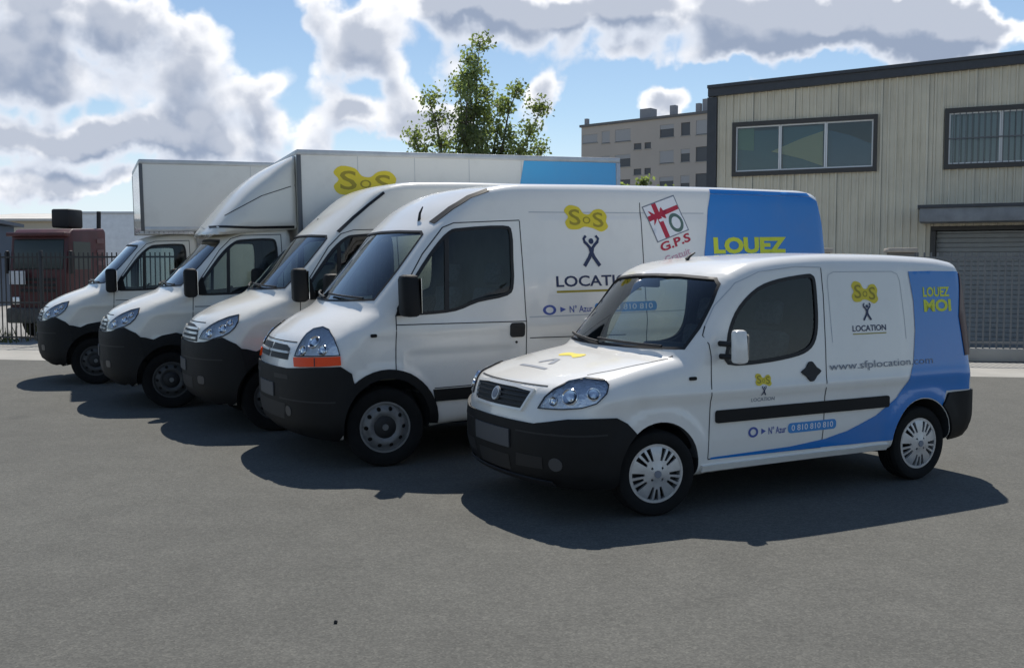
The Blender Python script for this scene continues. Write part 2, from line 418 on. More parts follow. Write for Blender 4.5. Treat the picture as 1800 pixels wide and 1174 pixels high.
class Body:
    def __init__(s, prof, W, tum0, tum, bow, bowx, k, L, spine, arches=(), rear=.05, crown=.03, tuck=.1, waist=0., swage=()):
        s.swage = swage
        s.poly = fillet(prof); s.W = W; s.tum0 = tum0; s.tum = tum; s.bow = bow; s.bowx = bowx; s.k = k; s.L = L
        s.spine = spine; s.arches = arches; s.rear = rear; s.crown = crown; s.tuck = tuck; s.waist = waist
        s.x0, s.z0 = s.poly.min(0); s.x1, s.z1 = s.poly.max(0)
    def half(s, x, z):
        w = s.W - s.tum * np.clip(z - s.tum0, 0, None) - s.tuck * np.clip(.5 - z, 0, None)
        w = w + s.waist * np.exp(-((z - s.tum0 + .03) / .05) ** 2)
        for (z0, dep, xa_, xb_) in s.swage: w = w - dep * sstep(z0 + .035, z0 - .035, z) * sstep(xa_, xa_ + .12, x) * sstep(xb_, xb_ - .12, x)
        for (ax, az, r, amp) in s.arches:
            rr = np.hypot(x - ax, z - az)
            w = w + amp * sstep(r + .10, r + .03, rr)
        return w
    def F(s, x, y, z):
        ay = np.abs(y) / s.W
        b = (s.bow[0] * ay ** 2 + s.bow[1] * ay ** 6) * (1 - sstep(s.bowx[0], s.bowx[1], x))
        rb = s.rear * ay ** 4 * sstep(s.L - 1.2, s.L - .3, x)
        P = sdpoly(x - b + rb, z + s.crown * ay ** 2 * sstep(.35, .8, z), s.poly)
        S = np.abs(y) - s.half(x, z)
        return smax(P, S, s.k)
    def grad(s, p, f=None):
        f = f or s.F; e = 2e-3
        g = np.stack([f(p[:, 0] + e, p[:, 1], p[:, 2]) - f(p[:, 0] - e, p[:, 1], p[:, 2]),
                      f(p[:, 0], p[:, 1] + e, p[:, 2]) - f(p[:, 0], p[:, 1] - e, p[:, 2]),
                      f(p[:, 0], p[:, 1], p[:, 2] + e) - f(p[:, 0], p[:, 1], p[:, 2] - e)], 1)
        return g / (np.linalg.norm(g, axis=1, keepdims=True) + 1e-12)
    def root(s, o, d, f=None, t0=0., t1=1., n=8):
        """o inside, o+d*t1 outside -> crossing"""
        f = f or s.F; lo = np.full(len(o), t0); hi = np.full(len(o), t1)
        for _ in range(n):
            m = (lo + hi) / 2; q = o + d * m[:, None]
            ins = f(q[:, 0], q[:, 1], q[:, 2]) < 0
            lo = np.where(ins, m, lo); hi = np.where(ins, hi, m)
        a = o + d * lo[:, None]; b = o + d * hi[:, None]; fa = f(a[:, 0], a[:, 1], a[:, 2]); fb = f(b[:, 0], b[:, 1], b[:, 2])
        for _ in range(3):
            w = np.clip(-fa / np.where(np.abs(fb - fa) < 1e-12, 1, fb - fa), .02, .98); m = a + (b - a) * w[:, None]; fm = f(m[:, 0], m[:, 1], m[:, 2]); ins = (fm < 0)
            a = np.where(ins[:, None], m, a); fa = np.where(ins, fm, fa * .6); b = np.where(ins[:, None], b, m); fb = np.where(ins, fb * .6, fm)
        return m
    # surface points for the four ways of laying a patch on the body
    def side(s, uv, sg=-1):
        o = np.stack([uv[:, 0], np.full(len(uv), .15 * sg), uv[:, 1]], 1)
        return s.root(o, np.tile([0, sg * 1.2, 0.], (len(uv), 1)))
    def front(s, uv, xin):
        o = np.stack([np.full(len(uv), xin), uv[:, 0], uv[:, 1]], 1)
        return s.root(o, np.tile([-xin - .5, 0, 0.], (len(uv), 1)))
    def top(s, uv, zin=.7):
        o = np.stack([uv[:, 0], uv[:, 1], np.full(len(uv), zin)], 1)
        return s.root(o, np.tile([0, 0, 3.5], (len(uv), 1)))
    def wrap(s, uv, xa=.9):
        o = np.stack([np.full(len(uv), xa), np.zeros(len(uv)), uv[:, 1]], 1)
        d = np.stack([-np.cos(uv[:, 0]), np.sin(uv[:, 0]), np.zeros(len(uv))], 1) * 1.8
        return s.root(o, d)
    def rearw(s, uv, xa=0):
        o = np.stack([np.full(len(uv), s.L - .9), np.zeros(len(uv)), uv[:, 1]], 1)
        d = np.stack([np.cos(uv[:, 0]), np.sin(uv[:, 0]), np.zeros(len(uv))], 1) * 1.8
        return s.root(o, d)

def ray_mesh(body, f, box, spine, nx, ny, nz, nf):
    """closed quad mesh of f<0: a box grid thrown radially from a spine"""
    x0, x1, ym, z0, z1 = box; xa, za, xb, zb = spine
    ys = np.linspace(-1, 1, ny); zs = np.linspace(0, 1, nz)
    ring = [(y, 0.) for y in ys[:-1]] + [(1., z) for z in zs[:-1]] + [(y, 1.) for y in ys[::-1][:-1]] + [(-1., z) for z in zs[::-1][:-1]]
    ring = np.array(ring); R = len(ring)
    Q = []; C = []
    def addring(x, sc):
        cx = min(max(x, xa), xb); cz = za + (zb - za) * (cx - xa) / (xb - xa)
        q = np.stack([np.full(R, x), ring[:, 0] * ym * sc, cz + (z0 + ring[:, 1] * (z1 - z0) - cz) * sc], 1)
        Q.append(q); C.append(np.tile([cx, 0, cz], (R, 1)))
    fs = np.linspace(0, 1, nf + 1)[1:]
    for sc in fs: addring(x0, sc)
    for x in np.linspace(x0, x1, nx)[1:-1]: addring(x, 1.)
    for sc in fs[::-1]: addring(x1, sc)
    n = len(Q)
    Q = np.concatenate(Q + [np.array([[x0, 0, za]]), np.array([[x1, 0, zb]])])
    C = np.concatenate(C + [np.array([[xa, 0, za]]), np.array([[xb, 0, zb]])])
    V = body.root(C, (Q - C) * 1.25, f)
    Fs = []
    for i in range(n - 1):
        for j in range(R):
            k = (j + 1) % R
            Fs.append((i * R + j, i * R + k, (i + 1) * R + k, (i + 1) * R + j))
    for j in range(R):
        k = (j + 1) % R
        Fs.append((n * R, k, j)); Fs.append((n * R + 1, (n - 1) * R + j, (n - 1) * R + k))
    return V, Fs

SMALL = Body([(.22, .22, .05), (.04, .27, .06), (0, .45, .1), (0, .68, .06), (.05, .84, .05), (.10, .925, .05), (.28, .99, .12), (.58, 1.055, .1), (.88, 1.105, .03),
              (1.40, 1.66, .12), (1.62, 1.755, .15), (1.95, 1.80, .2), (2.45, 1.828, .2), (3.2, 1.824, .2), (3.75, 1.80, .15), (3.985, 1.762, .05), (4.055, 1.62, .1),
              (4.10, .95, .1), (4.12, .72, .03), (4.12, .42, .08), (4.04, .30, .08), (3.6, .26, .05), (1.2, .24, .1)],
             .845, .85, .115, (.15, .13), (1.3, 2.3), .11, 4.12, (.62, .60, 3.5, .95),
             arches=((.86, .32, .37, .012), (3.443, .32, .36, .012)), rear=.06, crown=.03, waist=.008, swage=((.80, .010, .6, 3.95), (1.70, -.006, 2.5, 3.3)))
BIG = Body([(.28, .25, .05), (.11, .33, .08), (.08, .55, .1), (.08, .86, .05), (.12, 1.02, .06), (.19, 1.13, .08), (.38, 1.265, .1), (.60, 1.375, .04),
            (1.20, 2.06, .06), (1.46, 2.28, .12), (1.76, 2.43, .12), (2.12, 2.485, .2), (3, 2.495, .2), (4.5, 2.495, .2), (5.72, 2.48, .1), (5.90, 2.43, .07), (5.96, 2.2, .15),
            (6.02, 1.2, .2), (6.04, .55, .08), (5.98, .40, .06), (1.3, .32, .1)],
           .985, 1.2, .085, (.16, .15), (1.3, 2.4), .11, 6.04, (.75, .70, 5.3, 1.3),
           arches=((.86, .40, .42, .008), (4.93, .40, .42, .008)), rear=.04, crown=.035, waist=.008, swage=((1.06, .012, 2.3, 5.8), (1.0, .010, 1.0, 2.15), (2.16, -.010, 2.35, 4.4)))
_nose = [(.36, .28, .05), (.20, .36, .08), (.16, .55, .1), (.16, .92, .06), (.20, 1.07, .06), (.29, 1.19, .08), (.50, 1.31, .15), (.86, 1.44, .05), (1.50, 2.10, .06)]
TALL = Body(_nose + [(1.80, 2.36, .15), (2.10, 2.59, .15), (2.45, 2.665, .2), (3.2, 2.68, .2), (5.3, 2.66, .1), (5.52, 2.58, .1), (5.58, 2.2, .1), (5.62, .6, .1), (5.55, .45, .05), (1.4, .40, .1)],
            .985, 1.2, .085, (.19, .16), (1.5, 2.6), .10, 5.62, (.8, .75, 4.9, 1.35), arches=((.95, .40, .43, .008), (4.2, .40, .43, .008)), rear=.04, crown=.035, waist=.008)
CAB = Body(_nose + [(1.78, 2.21, .12), (2.1, 2.245, .1), (2.40, 2.24, .06), (2.46, 2.15, .06), (2.47, .6, .05), (2.42, .50, .05), (1.4, .40, .1)],
           .985, 1.2, .085, (.19, .16), (1.5, 2.6), .10, 2.47, (.8, .75, 1.9, 1.1), arches=((.95, .40, .43, .008),), rear=.0, crown=.035, waist=.008)
# ---------------------------------------------------------------- van builder
def bool_cut(V, F, cutters):
    o = link_mesh('tmp_body', V, F, None, None, 0)
    tmp = []
    for i, (cv, cf) in enumerate(cutters):
        bm = bmesh.new(); vs = [bm.verts.new(tuple(map(float, v))) for v in cv]
        for f in cf: bm.faces.new([vs[k] for k in f])
        bmesh.ops.recalc_face_normals(bm, faces=bm.faces[:]); me = bpy.data.meshes.new('c'); bm.to_mesh(me); bm.free()
        c = bpy.data.objects.new('tmp_cut', me); col.objects.link(c); tmp.append(c)
        md = o.modifiers.new('b%d' % i, 'BOOLEAN'); md.operation = 'DIFFERENCE'; md.object = c; md.solver = 'EXACT'
    bpy.context.view_layer.update()
    me = bpy.data.meshes.new_from_object(o.evaluated_get(bpy.context.evaluated_depsgraph_get()))
    for c in tmp: m_ = c.data; bpy.data.objects.remove(c); bpy.data.meshes.remove(m_)
    m_ = o.data; bpy.data.objects.remove(o); bpy.data.meshes.remove(m_)
    return me
def prism(poly, axis, a, b):
    """poly in the two other axes extruded along axis from a to b"""
    P = np.array(poly); n = len(P)
    def put(h):
        if axis == 'y': return np.stack([P[:, 0], np.full(n, h), P[:, 1]], 1)
        if axis == 'x': return np.stack([np.full(n, h), P[:, 0], P[:, 1]], 1)
    V = np.concatenate([put(a), put(b)])
    F = [tuple(range(n)), tuple(range(2 * n - 1, n - 1, -1))] + [(i, i + n, (i + 1) % n + n, (i + 1) % n) for i in range(n)]
    return V, F

class Van:
    def __init__(s, name, body, pose):
        s.B = body; X, Y, a, r = pose; s.rake = R(r)
        a = R(a); ex = np.array([math.cos(a) * math.cos(s.rake), math.sin(a) * math.cos(s.rake), math.sin(s.rake)])
        o = np.array([X, Y, 0]) + .9 * np.array([math.cos(a), math.sin(a), 0]) - ex * .9
        s.root = empty(name, tuple(o)); s.root.rotation_euler = (0, -s.rake, a); s.root.rotation_mode = 'XYZ'
    def zg(s, x): return -math.tan(s.rake) * (x - .9)
    # ---- shell with cab, windows and wheel wells cut out of it
    def shell(s, paintm, nx, side_win, ws, xin, cab, wells, name='body'):
        B = s.B
        V, F = ray_mesh(B, B.F, (B.x0 - .02, B.x1 + .02, B.W + .05, B.z0 - .02, B.z1 + .02), B.spine, nx, 28, 46, 14)
        xf, xb, zf = cab
        G = lambda x, y, z: smax(smax(B.F(x, y, z) + .055, np.maximum(xf - x, x - xb), .04), zf - z, .04)
        zt = B.z1
        CV, CF = ray_mesh(B, G, (xf - .02, xb + .02, B.W, zf - .02, zt), (xf + (xb - xf) * .5, 1.15 if B.W < .9 else 1.35, xb - .25, 1.2 if B.W < .9 else 1.5), 40, 18, 20, 8)
        cut = [(CV, CF)]
        for w in side_win:
            cut.append(prism(w, 'y', -1.3, -.45)); cut.append(prism(w, 'y', .45, 1.3))
        cut.append(prism(ws, 'x', -.6, xin))
        for (x, z, r) in wells:
            for sg in (-1, 1):
                c = ell(x, z, r, r, 40); cut.append(prism(c, 'y', sg * (B.W - .30), sg * 1.4))
        me = bool_cut(V, F, cut)
        n = len(me.vertices); co = np.empty(n * 3); me.vertices.foreach_get('co', co); co = co.reshape(-1, 3)
        fv = np.abs(B.F(co[:, 0], co[:, 1], co[:, 2])) < 2.5e-3
        npoly = len(me.polygons); nl = len(me.loops); lv = np.empty(nl, int); me.loops.foreach_get('vertex_index', lv)
        ls = np.empty(npoly, int); lt = np.empty(npoly, int); me.polygons.foreach_get('loop_start', ls); me.polygons.foreach_get('loop_total', lt)
        pn = np.empty(npoly * 3); me.polygons.foreach_get('normal', pn); pn = pn.reshape(-1, 3)
        pc = np.empty(npoly * 3); me.polygons.foreach_get('center', pc); pc = pc.reshape(-1, 3)
        lp = np.repeat(np.arange(npoly), lt)
        gn = B.grad(co)
        outer = np.ones(npoly, bool); np.logical_and.at(outer, lp, fv[lv])
        outer &= (pn * B.grad(pc)).sum(1) > .6
        me.materials.clear(); me.materials.append(paintm); me.materials.append(M_DARK); me.materials.append(M_CABIN)
        cabin = (pc[:, 0] > xf - .1) & (pc[:, 0] < xb + .1) & (pc[:, 2] > zf - .02)
        me.polygons.foreach_set('material_index', np.where(outer, 0, np.where(cabin, 2, 1))); me.polygons.foreach_set('use_smooth', np.ones(npoly, bool))
        ln = np.where(outer[lp][:, None], gn[lv], pn[lp])
        me.normals_split_custom_set([tuple(v) for v in ln]); me.update()
        o = bpy.data.objects.new(name, me); col.objects.link(o); o.parent = s.root; s.body = o; return o
    # ---- patches
    def pts(s, mode, uv, sg=-1, xin=2.0, xa=.9):
        uv = np.asarray(uv, float)
        if mode == 'side': return s.B.side(uv, sg)
        if mode == 'front': return s.B.front(uv, xin)
        if mode == 'top': return s.B.top(uv)
        if mode == 'wrap': return s.B.wrap(uv, xa)
        if mode == 'rear': return s.B.rearw(uv)
    def patch(s, name, mode, poly, m, off=.004, th=0., holes=(), res=.06, sg=-1, xin=2.0, parent=None, smooth=40, xa=.9):
        V, T = tri2d(poly, holes, res); P = s.pts(mode, V, sg, xin, xa); N = s.B.grad(P)
        W, F = thicken(P, N, T, off, th)
        return link_mesh(name, W, F, m, parent or s.root, smooth)
    def line(s, name, mode, pts, w=.008, m=None, off=.0015, sg=-1, parent=None, th=0., xin=2.0):
        return s.patch(name, mode, ribbon(densify(pts, .05), w), m or M_SEAM, off, th, res=.08, sg=sg, parent=parent or s.body, xin=xin)
    def text(s, name, mode, word, u0, v0, u1, v1, m, off=.004, bold=0., sg=-1, parent=None, rot=0., letters=False):
        V, F = text2d(word, bold); c, sn = math.cos(rot), math.sin(rot)
        px = V[:, 0] * abs(u1 - u0); py = V[:, 1] * (v1 - v0)
        du, dv = px * c - py * sn, px * sn + py * c
        U = np.stack([u0 + du * (1 if u1 > u0 else -1), v0 + dv], 1)
        P = s.pts(mode, U, sg); N = s.B.grad(P)
        if not letters: return link_mesh(name, P + N * off, F, m, parent or s.root, 0)
        lab = list(range(len(P)))                              # every letter an object of its own
        def find(i):
            while lab[i] != i: lab[i] = lab[lab[i]]; i = lab[i]
            return i
        for f in F:
            for k in f[1:]: lab[find(k)] = find(f[0])
        for c_ in sorted({find(f[0]) for f in F}):
            fs = [f for f in F if find(f[0]) == c_]; ids = sorted({i for f in fs for i in f}); mp = {i: k for k, i in enumerate(ids)}
            link_mesh('letter', (P + N * off)[ids], [tuple(mp[i] for i in f) for f in fs], m, parent or s.root, 0)
    def yz(s, y, z, xa=.9):
        """front point (y, z) -> wrap angle"""
        p = s.B.front(np.array([[y, z]]), .6)[0]; return (math.atan2(p[1], xa - p[0]), z)
    def xz(s, x, z, sg=-1, xa=.9):
        p = s.B.side(np.array([[x, z]]), sg)[0]; return (math.atan2(p[1], xa - p[0]), z)
    def wrap_poly(s, pts, sg=-1):
        """points (x, |y|, z): keeps the angle of that spot seen from the wrap axis"""
        return [(math.atan2(sg * y, .9 - x), z) for x, y, z in pts]
    # ---- wheels
    def wheel(s, x, y, r, kind, rimr, steer=0., wid=.19, ms=None):
        ms = ms or M_STEEL
        sg = -1 if y < 0 else 1
        w2 = wid / 2
        t = [(rimr - .012, -w2 * .75), (rimr + .012, -w2 * .92), (r - .045, -w2), (r - .015, -w2 * .9), (r - .003, -w2 * .72)]
        for g in (-.5, -.17, .17, .5): t += [(r - .001, w2 * g - .006), (r - .010, w2 * g - .005), (r - .010, w2 * g + .005), (r - .001, w2 * g + .006)]
        t += [(r - .003, w2 * .72), (r - .015, w2 * .9), (r - .045, w2), (rimr + .012, w2 * .92), (rimr - .012, w2 * .75)]
        b = MB().lathe(t, 56); o = b.make('wheel', M_TYRE, s.root, 35)
        o.location = (x, y - sg * w2, r + s.zg(x)); o.rotation_euler = (0, 0, steer)
        yo = sg * w2
        # barrel behind the face
        MB().lathe([(rimr, -yo * .8), (rimr, yo * .86), (rimr - .016, yo * .86), (rimr - .022, -yo * .8)], 48).make('rim', ms if kind == 'steel' else M_ALLOY, o, 35)
        MB().lathe([(.002, yo * .25), (rimr - .018, yo * .25), (rimr - .018, yo * .1), (.002, yo * .1)], 40).make('brake_disc', M_TRIM, o, 30)
        if kind == 'alloy':
            holes = []
            for k in range(5):
                for j in (-1, 0, 1):
                    a = R(90 + 72 * k + 36 + j * 16.5); r0, r1 = rimr * (.46 if j else .52), rimr * .89; w0, w1 = .008, .0165
                    c, sn = math.cos(a), math.sin(a)
                    holes.append([(r0 * c - w0 * -sn, r0 * sn - w0 * c), (r1 * c - w1 * -sn, r1 * sn - w1 * c), (r1 * c + w1 * -sn, r1 * sn + w1 * c), (r0 * c + w0 * -sn, r0 * sn + w0 * c)])
            for k in range(4):
                a = R(45 + 90 * k); holes.append(ell(.055 * math.cos(a), .055 * math.sin(a), .009, .009, 8))
            V, T = tri2d(ell(0, 0, rimr - .004, rimr - .004, 64), holes, .03)
            rr = np.hypot(V[:, 0], V[:, 1]) / rimr
            P = np.stack([V[:, 0], yo * 1.02 - sg * .022 * (rr ** 3) + sg * .012 * np.cos(np.clip(rr / .35, 0, 1) * math.pi / 2), V[:, 1]], 1)
            N = np.tile([0, sg * 1., 0], (len(P), 1)); W, F = thicken(P, N, T, 0, .018); link_mesh('wheel_trim', W, F, M_ALLOY, o, 30)
            V, T = tri2d(ell(0, 0, .026, .026, 20), (), .02); P = np.stack([V[:, 0], np.full(len(V), yo * 1.02 + sg * .014), V[:, 1]], 1)
            W, F = thicken(P, np.tile([0, sg * 1., 0], (len(P), 1)), T, 0, .01); link_mesh('centre_badge', W, F, M_GREY, o, 30)
        else:
            holes = [ell(rimr * .74 * math.cos(R(36 * k)), rimr * .74 * math.sin(R(36 * k)), rimr * .085, rimr * .085, 12) for k in range(10)]
            V, T = tri2d(ell(0, 0, rimr - .012, rimr - .012, 56), holes, .03); rr = np.hypot(V[:, 0], V[:, 1]) / rimr
            P = np.stack([V[:, 0], yo * .62 + sg * .035 * np.sin(np.clip((rr - .35) / .5, 0, 1) * math.pi), V[:, 1]], 1)
            W, F = thicken(P, np.tile([0, sg * 1., 0], (len(P), 1)), T, 0, .01); link_mesh('wheel_disc', W, F, ms, o, 35)
            MB().lathe([(.002, yo * .6), (rimr * .46, yo * .6), (rimr * .45, yo * .78), (rimr * .36, yo * .9), (rimr * .18, yo * .93), (.002, yo * .93)], 32).make('hub_cap', M_TRIM, o, 35)
            MB().lathe([(.002, yo * .9), (.03, yo * .9), (.026, yo * 1.02), (.002, yo * 1.02)], 16).make('hub_badge', M_STEEL, o, 35)
        return o
    # ---- cab fittings
    def seat(s, x, y, z, h=1.):
        q = MB().box((x - .24, y - .24, z), (x + .26, y + .24, z + .16), .04)
        o = q.make('seat', M_SEAT, s.root)
        Mx = Matrix.Translation((x + .24, y, z + .1)) @ Matrix.Rotation(R(14), 4, 'Y')
        MB().box((-.06, -.24, 0), (.07, .24, .62 * h), .04, Mx).make('backrest', M_SEAT, o)
        MB().box((-.04, -.13, .66 * h), (.05, .13, .86 * h), .04, Mx).make('headrest', M_SEAT, o)
    def interior(s, xd, zd, xs, zs, ys, w):
        q = MB().box((xd, -w, zd - .45), (xd + .32, w, zd - .06), .05).box((xd - .1, -w, zd - .16), (xd + .34, w, zd), .05)
        d = q.make('dashboard', M_DASH, s.root)
        MB().box((xd + .02, -ys - .22, zd), (xd + .24, -ys + .22, zd + .07), .03).make('instrument_hood', M_DASH, d)
        for y in (-ys, ys): s.seat(xs, y, zs)
        c = Vector((xd + .42, -ys, zd - .05)); Mx = Matrix.Translation(c) @ Matrix.Rotation(R(-58), 4, 'Y')
        ring = [(Mx @ Vector((.185 * math.cos(a), .185 * math.sin(a), 0)))[:] for a in [2 * math.pi * k / 28 for k in range(28)]]
        st = MB().tube(ring, .014, 8, True)
        for k in range(3):
            a = R(90 + 120 * k); st.tube([(Mx @ Vector((0, 0, -.03)))[:], (Mx @ Vector((.18 * math.cos(a), .18 * math.sin(a), 0)))[:]], .014, 6)
        st.tube([(Mx @ Vector((0, 0, 0)))[:], (Mx @ Vector((0, 0, -.3)))[:]], .03, 8)
        st.make('steering_wheel', M_TRIM, s.root)
    def underside(s, x0, x1, w, z0, z1):
        MB().box((x0, -w, z0), (x1, w, z1), .03).make('underbody', M_TRIM, s.root, 30)
    def wiper(s, pts, xin):
        P = s.B.front(np.array(pts, float), xin); N = s.B.grad(P); P = P + N * .022
        MB().tube([tuple(p) for p in P], .011, 6).make('wiper', M_TRIM, s.root)
    def logo(s, u, v, w, h, sg=-1, mode='side', text=True, fig=True, flip=1):
        """yellow name blob, navy figure with raised arms, LOCATION below; u,v = centre of the blob"""
        f = flip
        bl = smooth_poly([(u + f * a * w, v + b * h) for a, b in ((-.50, .30), (-.38, .52), (-.16, .44), (-.06, .20), (.08, .16), (.20, .34), (.38, .36), (.49, .12), (.46, -.12), (.50, -.36), (.34, -.54), (.14, -.40), (-.06, -.34), (-.20, -.44), (-.42, -.42), (-.50, -.16), (-.42, .06))], 3)
        s.patch('logo_blob', mode, bl, M_YELLOW, .003, 0, res=.05, sg=sg)
        for ch, a0, b0, a1, b1 in (('S', -.40, -.28, -.14, .36), ('O', -.09, -.22, .09, .06), ('S', .15, -.36, .40, .24)):
            s.text('logo_letter', mode, ch, u + f * a0 * w, v + b0 * h, u + f * a1 * w, v + b1 * h, M_OLIVE, .0042, .012, sg)
    def figure(s, u, v, h, sg=-1, mode='side', flip=1, m=None):
        """v = foot level"""
        k = .0042; m = m or M_NAVY
        V = []; F = []
        def piece(poly):
            nonlocal k
            q, T = tri2d([(u + flip * a * h, v + b * h) for a, b in poly], (), .04); P = s.pts(mode, q, sg); N = s.B.grad(P); W_, F_ = thicken(P, N, T, k, 0); n = len(V); V.extend(map(tuple, W_)); F.extend(tuple(int(i) + n for i in f) for f in F_); k += .0003
        for sx in (-1, 1):
            piece(ribbon([(0, .46), (sx * .09, .28), (sx * .30, .0)], .13)); piece(ribbon([(0, .55), (sx * .16, .72), (sx * .27, .82)], .10)); piece(ribbon([(sx * .24, .80), (sx * .28, .90), (sx * .19, 1.0)], .09))
        piece([(-.11, .62), (-.07, .40), (.07, .40), (.11, .62)]); piece(ell(0, .82, .095, .095, 16))
        return link_mesh('logo_figure', V, F, m, s.root, 0)
# ---------------------------------------------------------------- the vans (poses: x, y of the nose on the ground, heading, rake)
POSE = dict(small=(-.132, 7.106, 27.64, .3), big=(-2.269, 8.975, 27.0, 1.1), tall=(-3.74, 10.88, 25, 1.05), deflector=(-5.415, 12.69, 22.64, 1.05), luton=(-7.42, 15.24, 23.3, .95))
def arc(cx, cz, r, a0, a1, n=14): return [(cx + r * math.cos(R(a0 + (a1 - a0) * k / n)), cz + r * math.sin(R(a0 + (a1 - a0) * k / n))) for k in range(n + 1)]
def mirror_y(poly): return [(-a, b) for a, b in poly][::-1]

def mirror(v, x, y0, y1, z0, z1, zarm, m_house, xbody, m_arm=None, dx=.07):
    for sg in (-1, 1):
        q = MB().box((x - dx, sg * y0 if sg > 0 else -y1, z0), (x + dx, sg * y1 if sg > 0 else -y0, z1), min(.05, dx * .6))
        q.V = [(px - (.35 * dx * max(0, 1 - abs(py - sg * (y0 + y1) / 2) / (y1 - y0) * 2) if px < x else 0), sg * y0 + (py - sg * y0) * (1 - .22 * (pz - z0) / (z1 - z0)), pz) for px, py, pz in q.V]
        o = q.make('mirror', m_house, v.root)
        yb = float(abs(v.B.side(np.array([[xbody, zarm[0]]]), sg)[0][1])) - .02
        a = MB()
        for z in zarm: a.tube([(xbody, sg * yb, z), (x, sg * (y0 + .03), z)], .020, 8)
        a.make('mirror_arm', m_arm or M_PLAST, o)
        MB().box((x + dx + .001, min(sg * (y0 + .02), sg * (y1 - .02)), z0 + .03), (x + dx + .006, max(sg * (y0 + .02), sg * (y1 - .02)), z1 - .03)).make('mirror_glass', M_CHROME, o, 0)

def headlight(v, poly, bowls, sg, name='headlight'):
    o = v.patch(name, 'wrap', poly, M_LAMP, .004, 0, res=.035)
    for (x, y, z, r) in bowls:
        P = v.pts('wrap', [(math.atan2(sg * y, .9 - x), z)]); N = v.B.grad(P)[0]; c = Vector(P[0] + N * .006)
        q = Vector(N).to_track_quat('Z', 'Y').to_matrix().to_4x4(); q.translation = c
        prof = [(r * 1.0, .012), (r * .93, .016), (r * .78, .004), (r * .45, .0), (r * .40, .012), (.001, .016), (.001, -.01), (r, -.01)]
        b = MB().lathe(prof, 24, axis='z'); V = [(q @ Vector(p))[:] for p in b.V]
        link_mesh('reflector', V, b.F, M_CHROME, o, 35)
    v.patch('lamp_lens', 'wrap', poly, M_LENS, .013, 0, res=.035, parent=o)
    v.patch('lamp_rim', 'wrap', poly, M_TRIM, .0125, .011, holes=[shrink(poly, .007)], res=.035, parent=o)
    return o

def side_glass(v, poly, div=None, seal=.022):
    for sg in (-1, 1):
        o = v.patch('side_window', 'side', shrink(poly, -.006), M_GLASS, -.006, 0, res=.1, sg=sg)
        v.patch('window_seal', 'side', shrink(poly, -seal * .55), M_TRIM, .004, .03, holes=[shrink(poly, seal * .75)], res=.06, sg=sg, parent=o)
        if div: v.patch('window_divider', 'side', ribbon(densify(div, .06), .04), M_TRIM, .003, .03, res=.05, sg=sg, parent=o)
def windscreen(v, poly, xin, band=.014):
    o = v.patch('windscreen', 'front', shrink(poly, -.006), M_WS, -.008, 0, res=.07, xin=xin)
    v.patch('windscreen_seal', 'front', shrink(poly, -band * .5), M_TRIM, .003, .03, holes=[shrink(poly, band * .7)], res=.05, xin=xin, parent=o)
    return o
def azur(v, u, z, w, h):
    v.patch('phone_icon', 'side', ell(u + .04 * w, z + .5 * h, .055 * w, .55 * h, 16), M_INDIGO, .003, 0, [ell(u + .04 * w, z + .5 * h, .032 * w, .33 * h, 14)], .04)
    v.patch('phone_icon', 'side', [(u + .13 * w, z + .2 * h), (u + .18 * w, z + .5 * h), (u + .13 * w, z + .8 * h)], M_INDIGO, .003, 0, res=.05)
    v.text('lettering', 'side', 'N\u00b0 Azur', u + .21 * w, z + .12 * h, u + .41 * w, z + .9 * h, M_INDIGO, .003, .01)
    v.patch('number_band', 'side', rrect(u + .43 * w, z - .02 * h, u + w, z + 1.05 * h, .42 * h), M_SKYD, .003, 0, res=.06)
    v.text('lettering', 'side', '0 810 810 810', u + .47 * w, z + .22 * h, u + .96 * w, z + .84 * h, M_DWHITE, .0045, .004, letters=True)

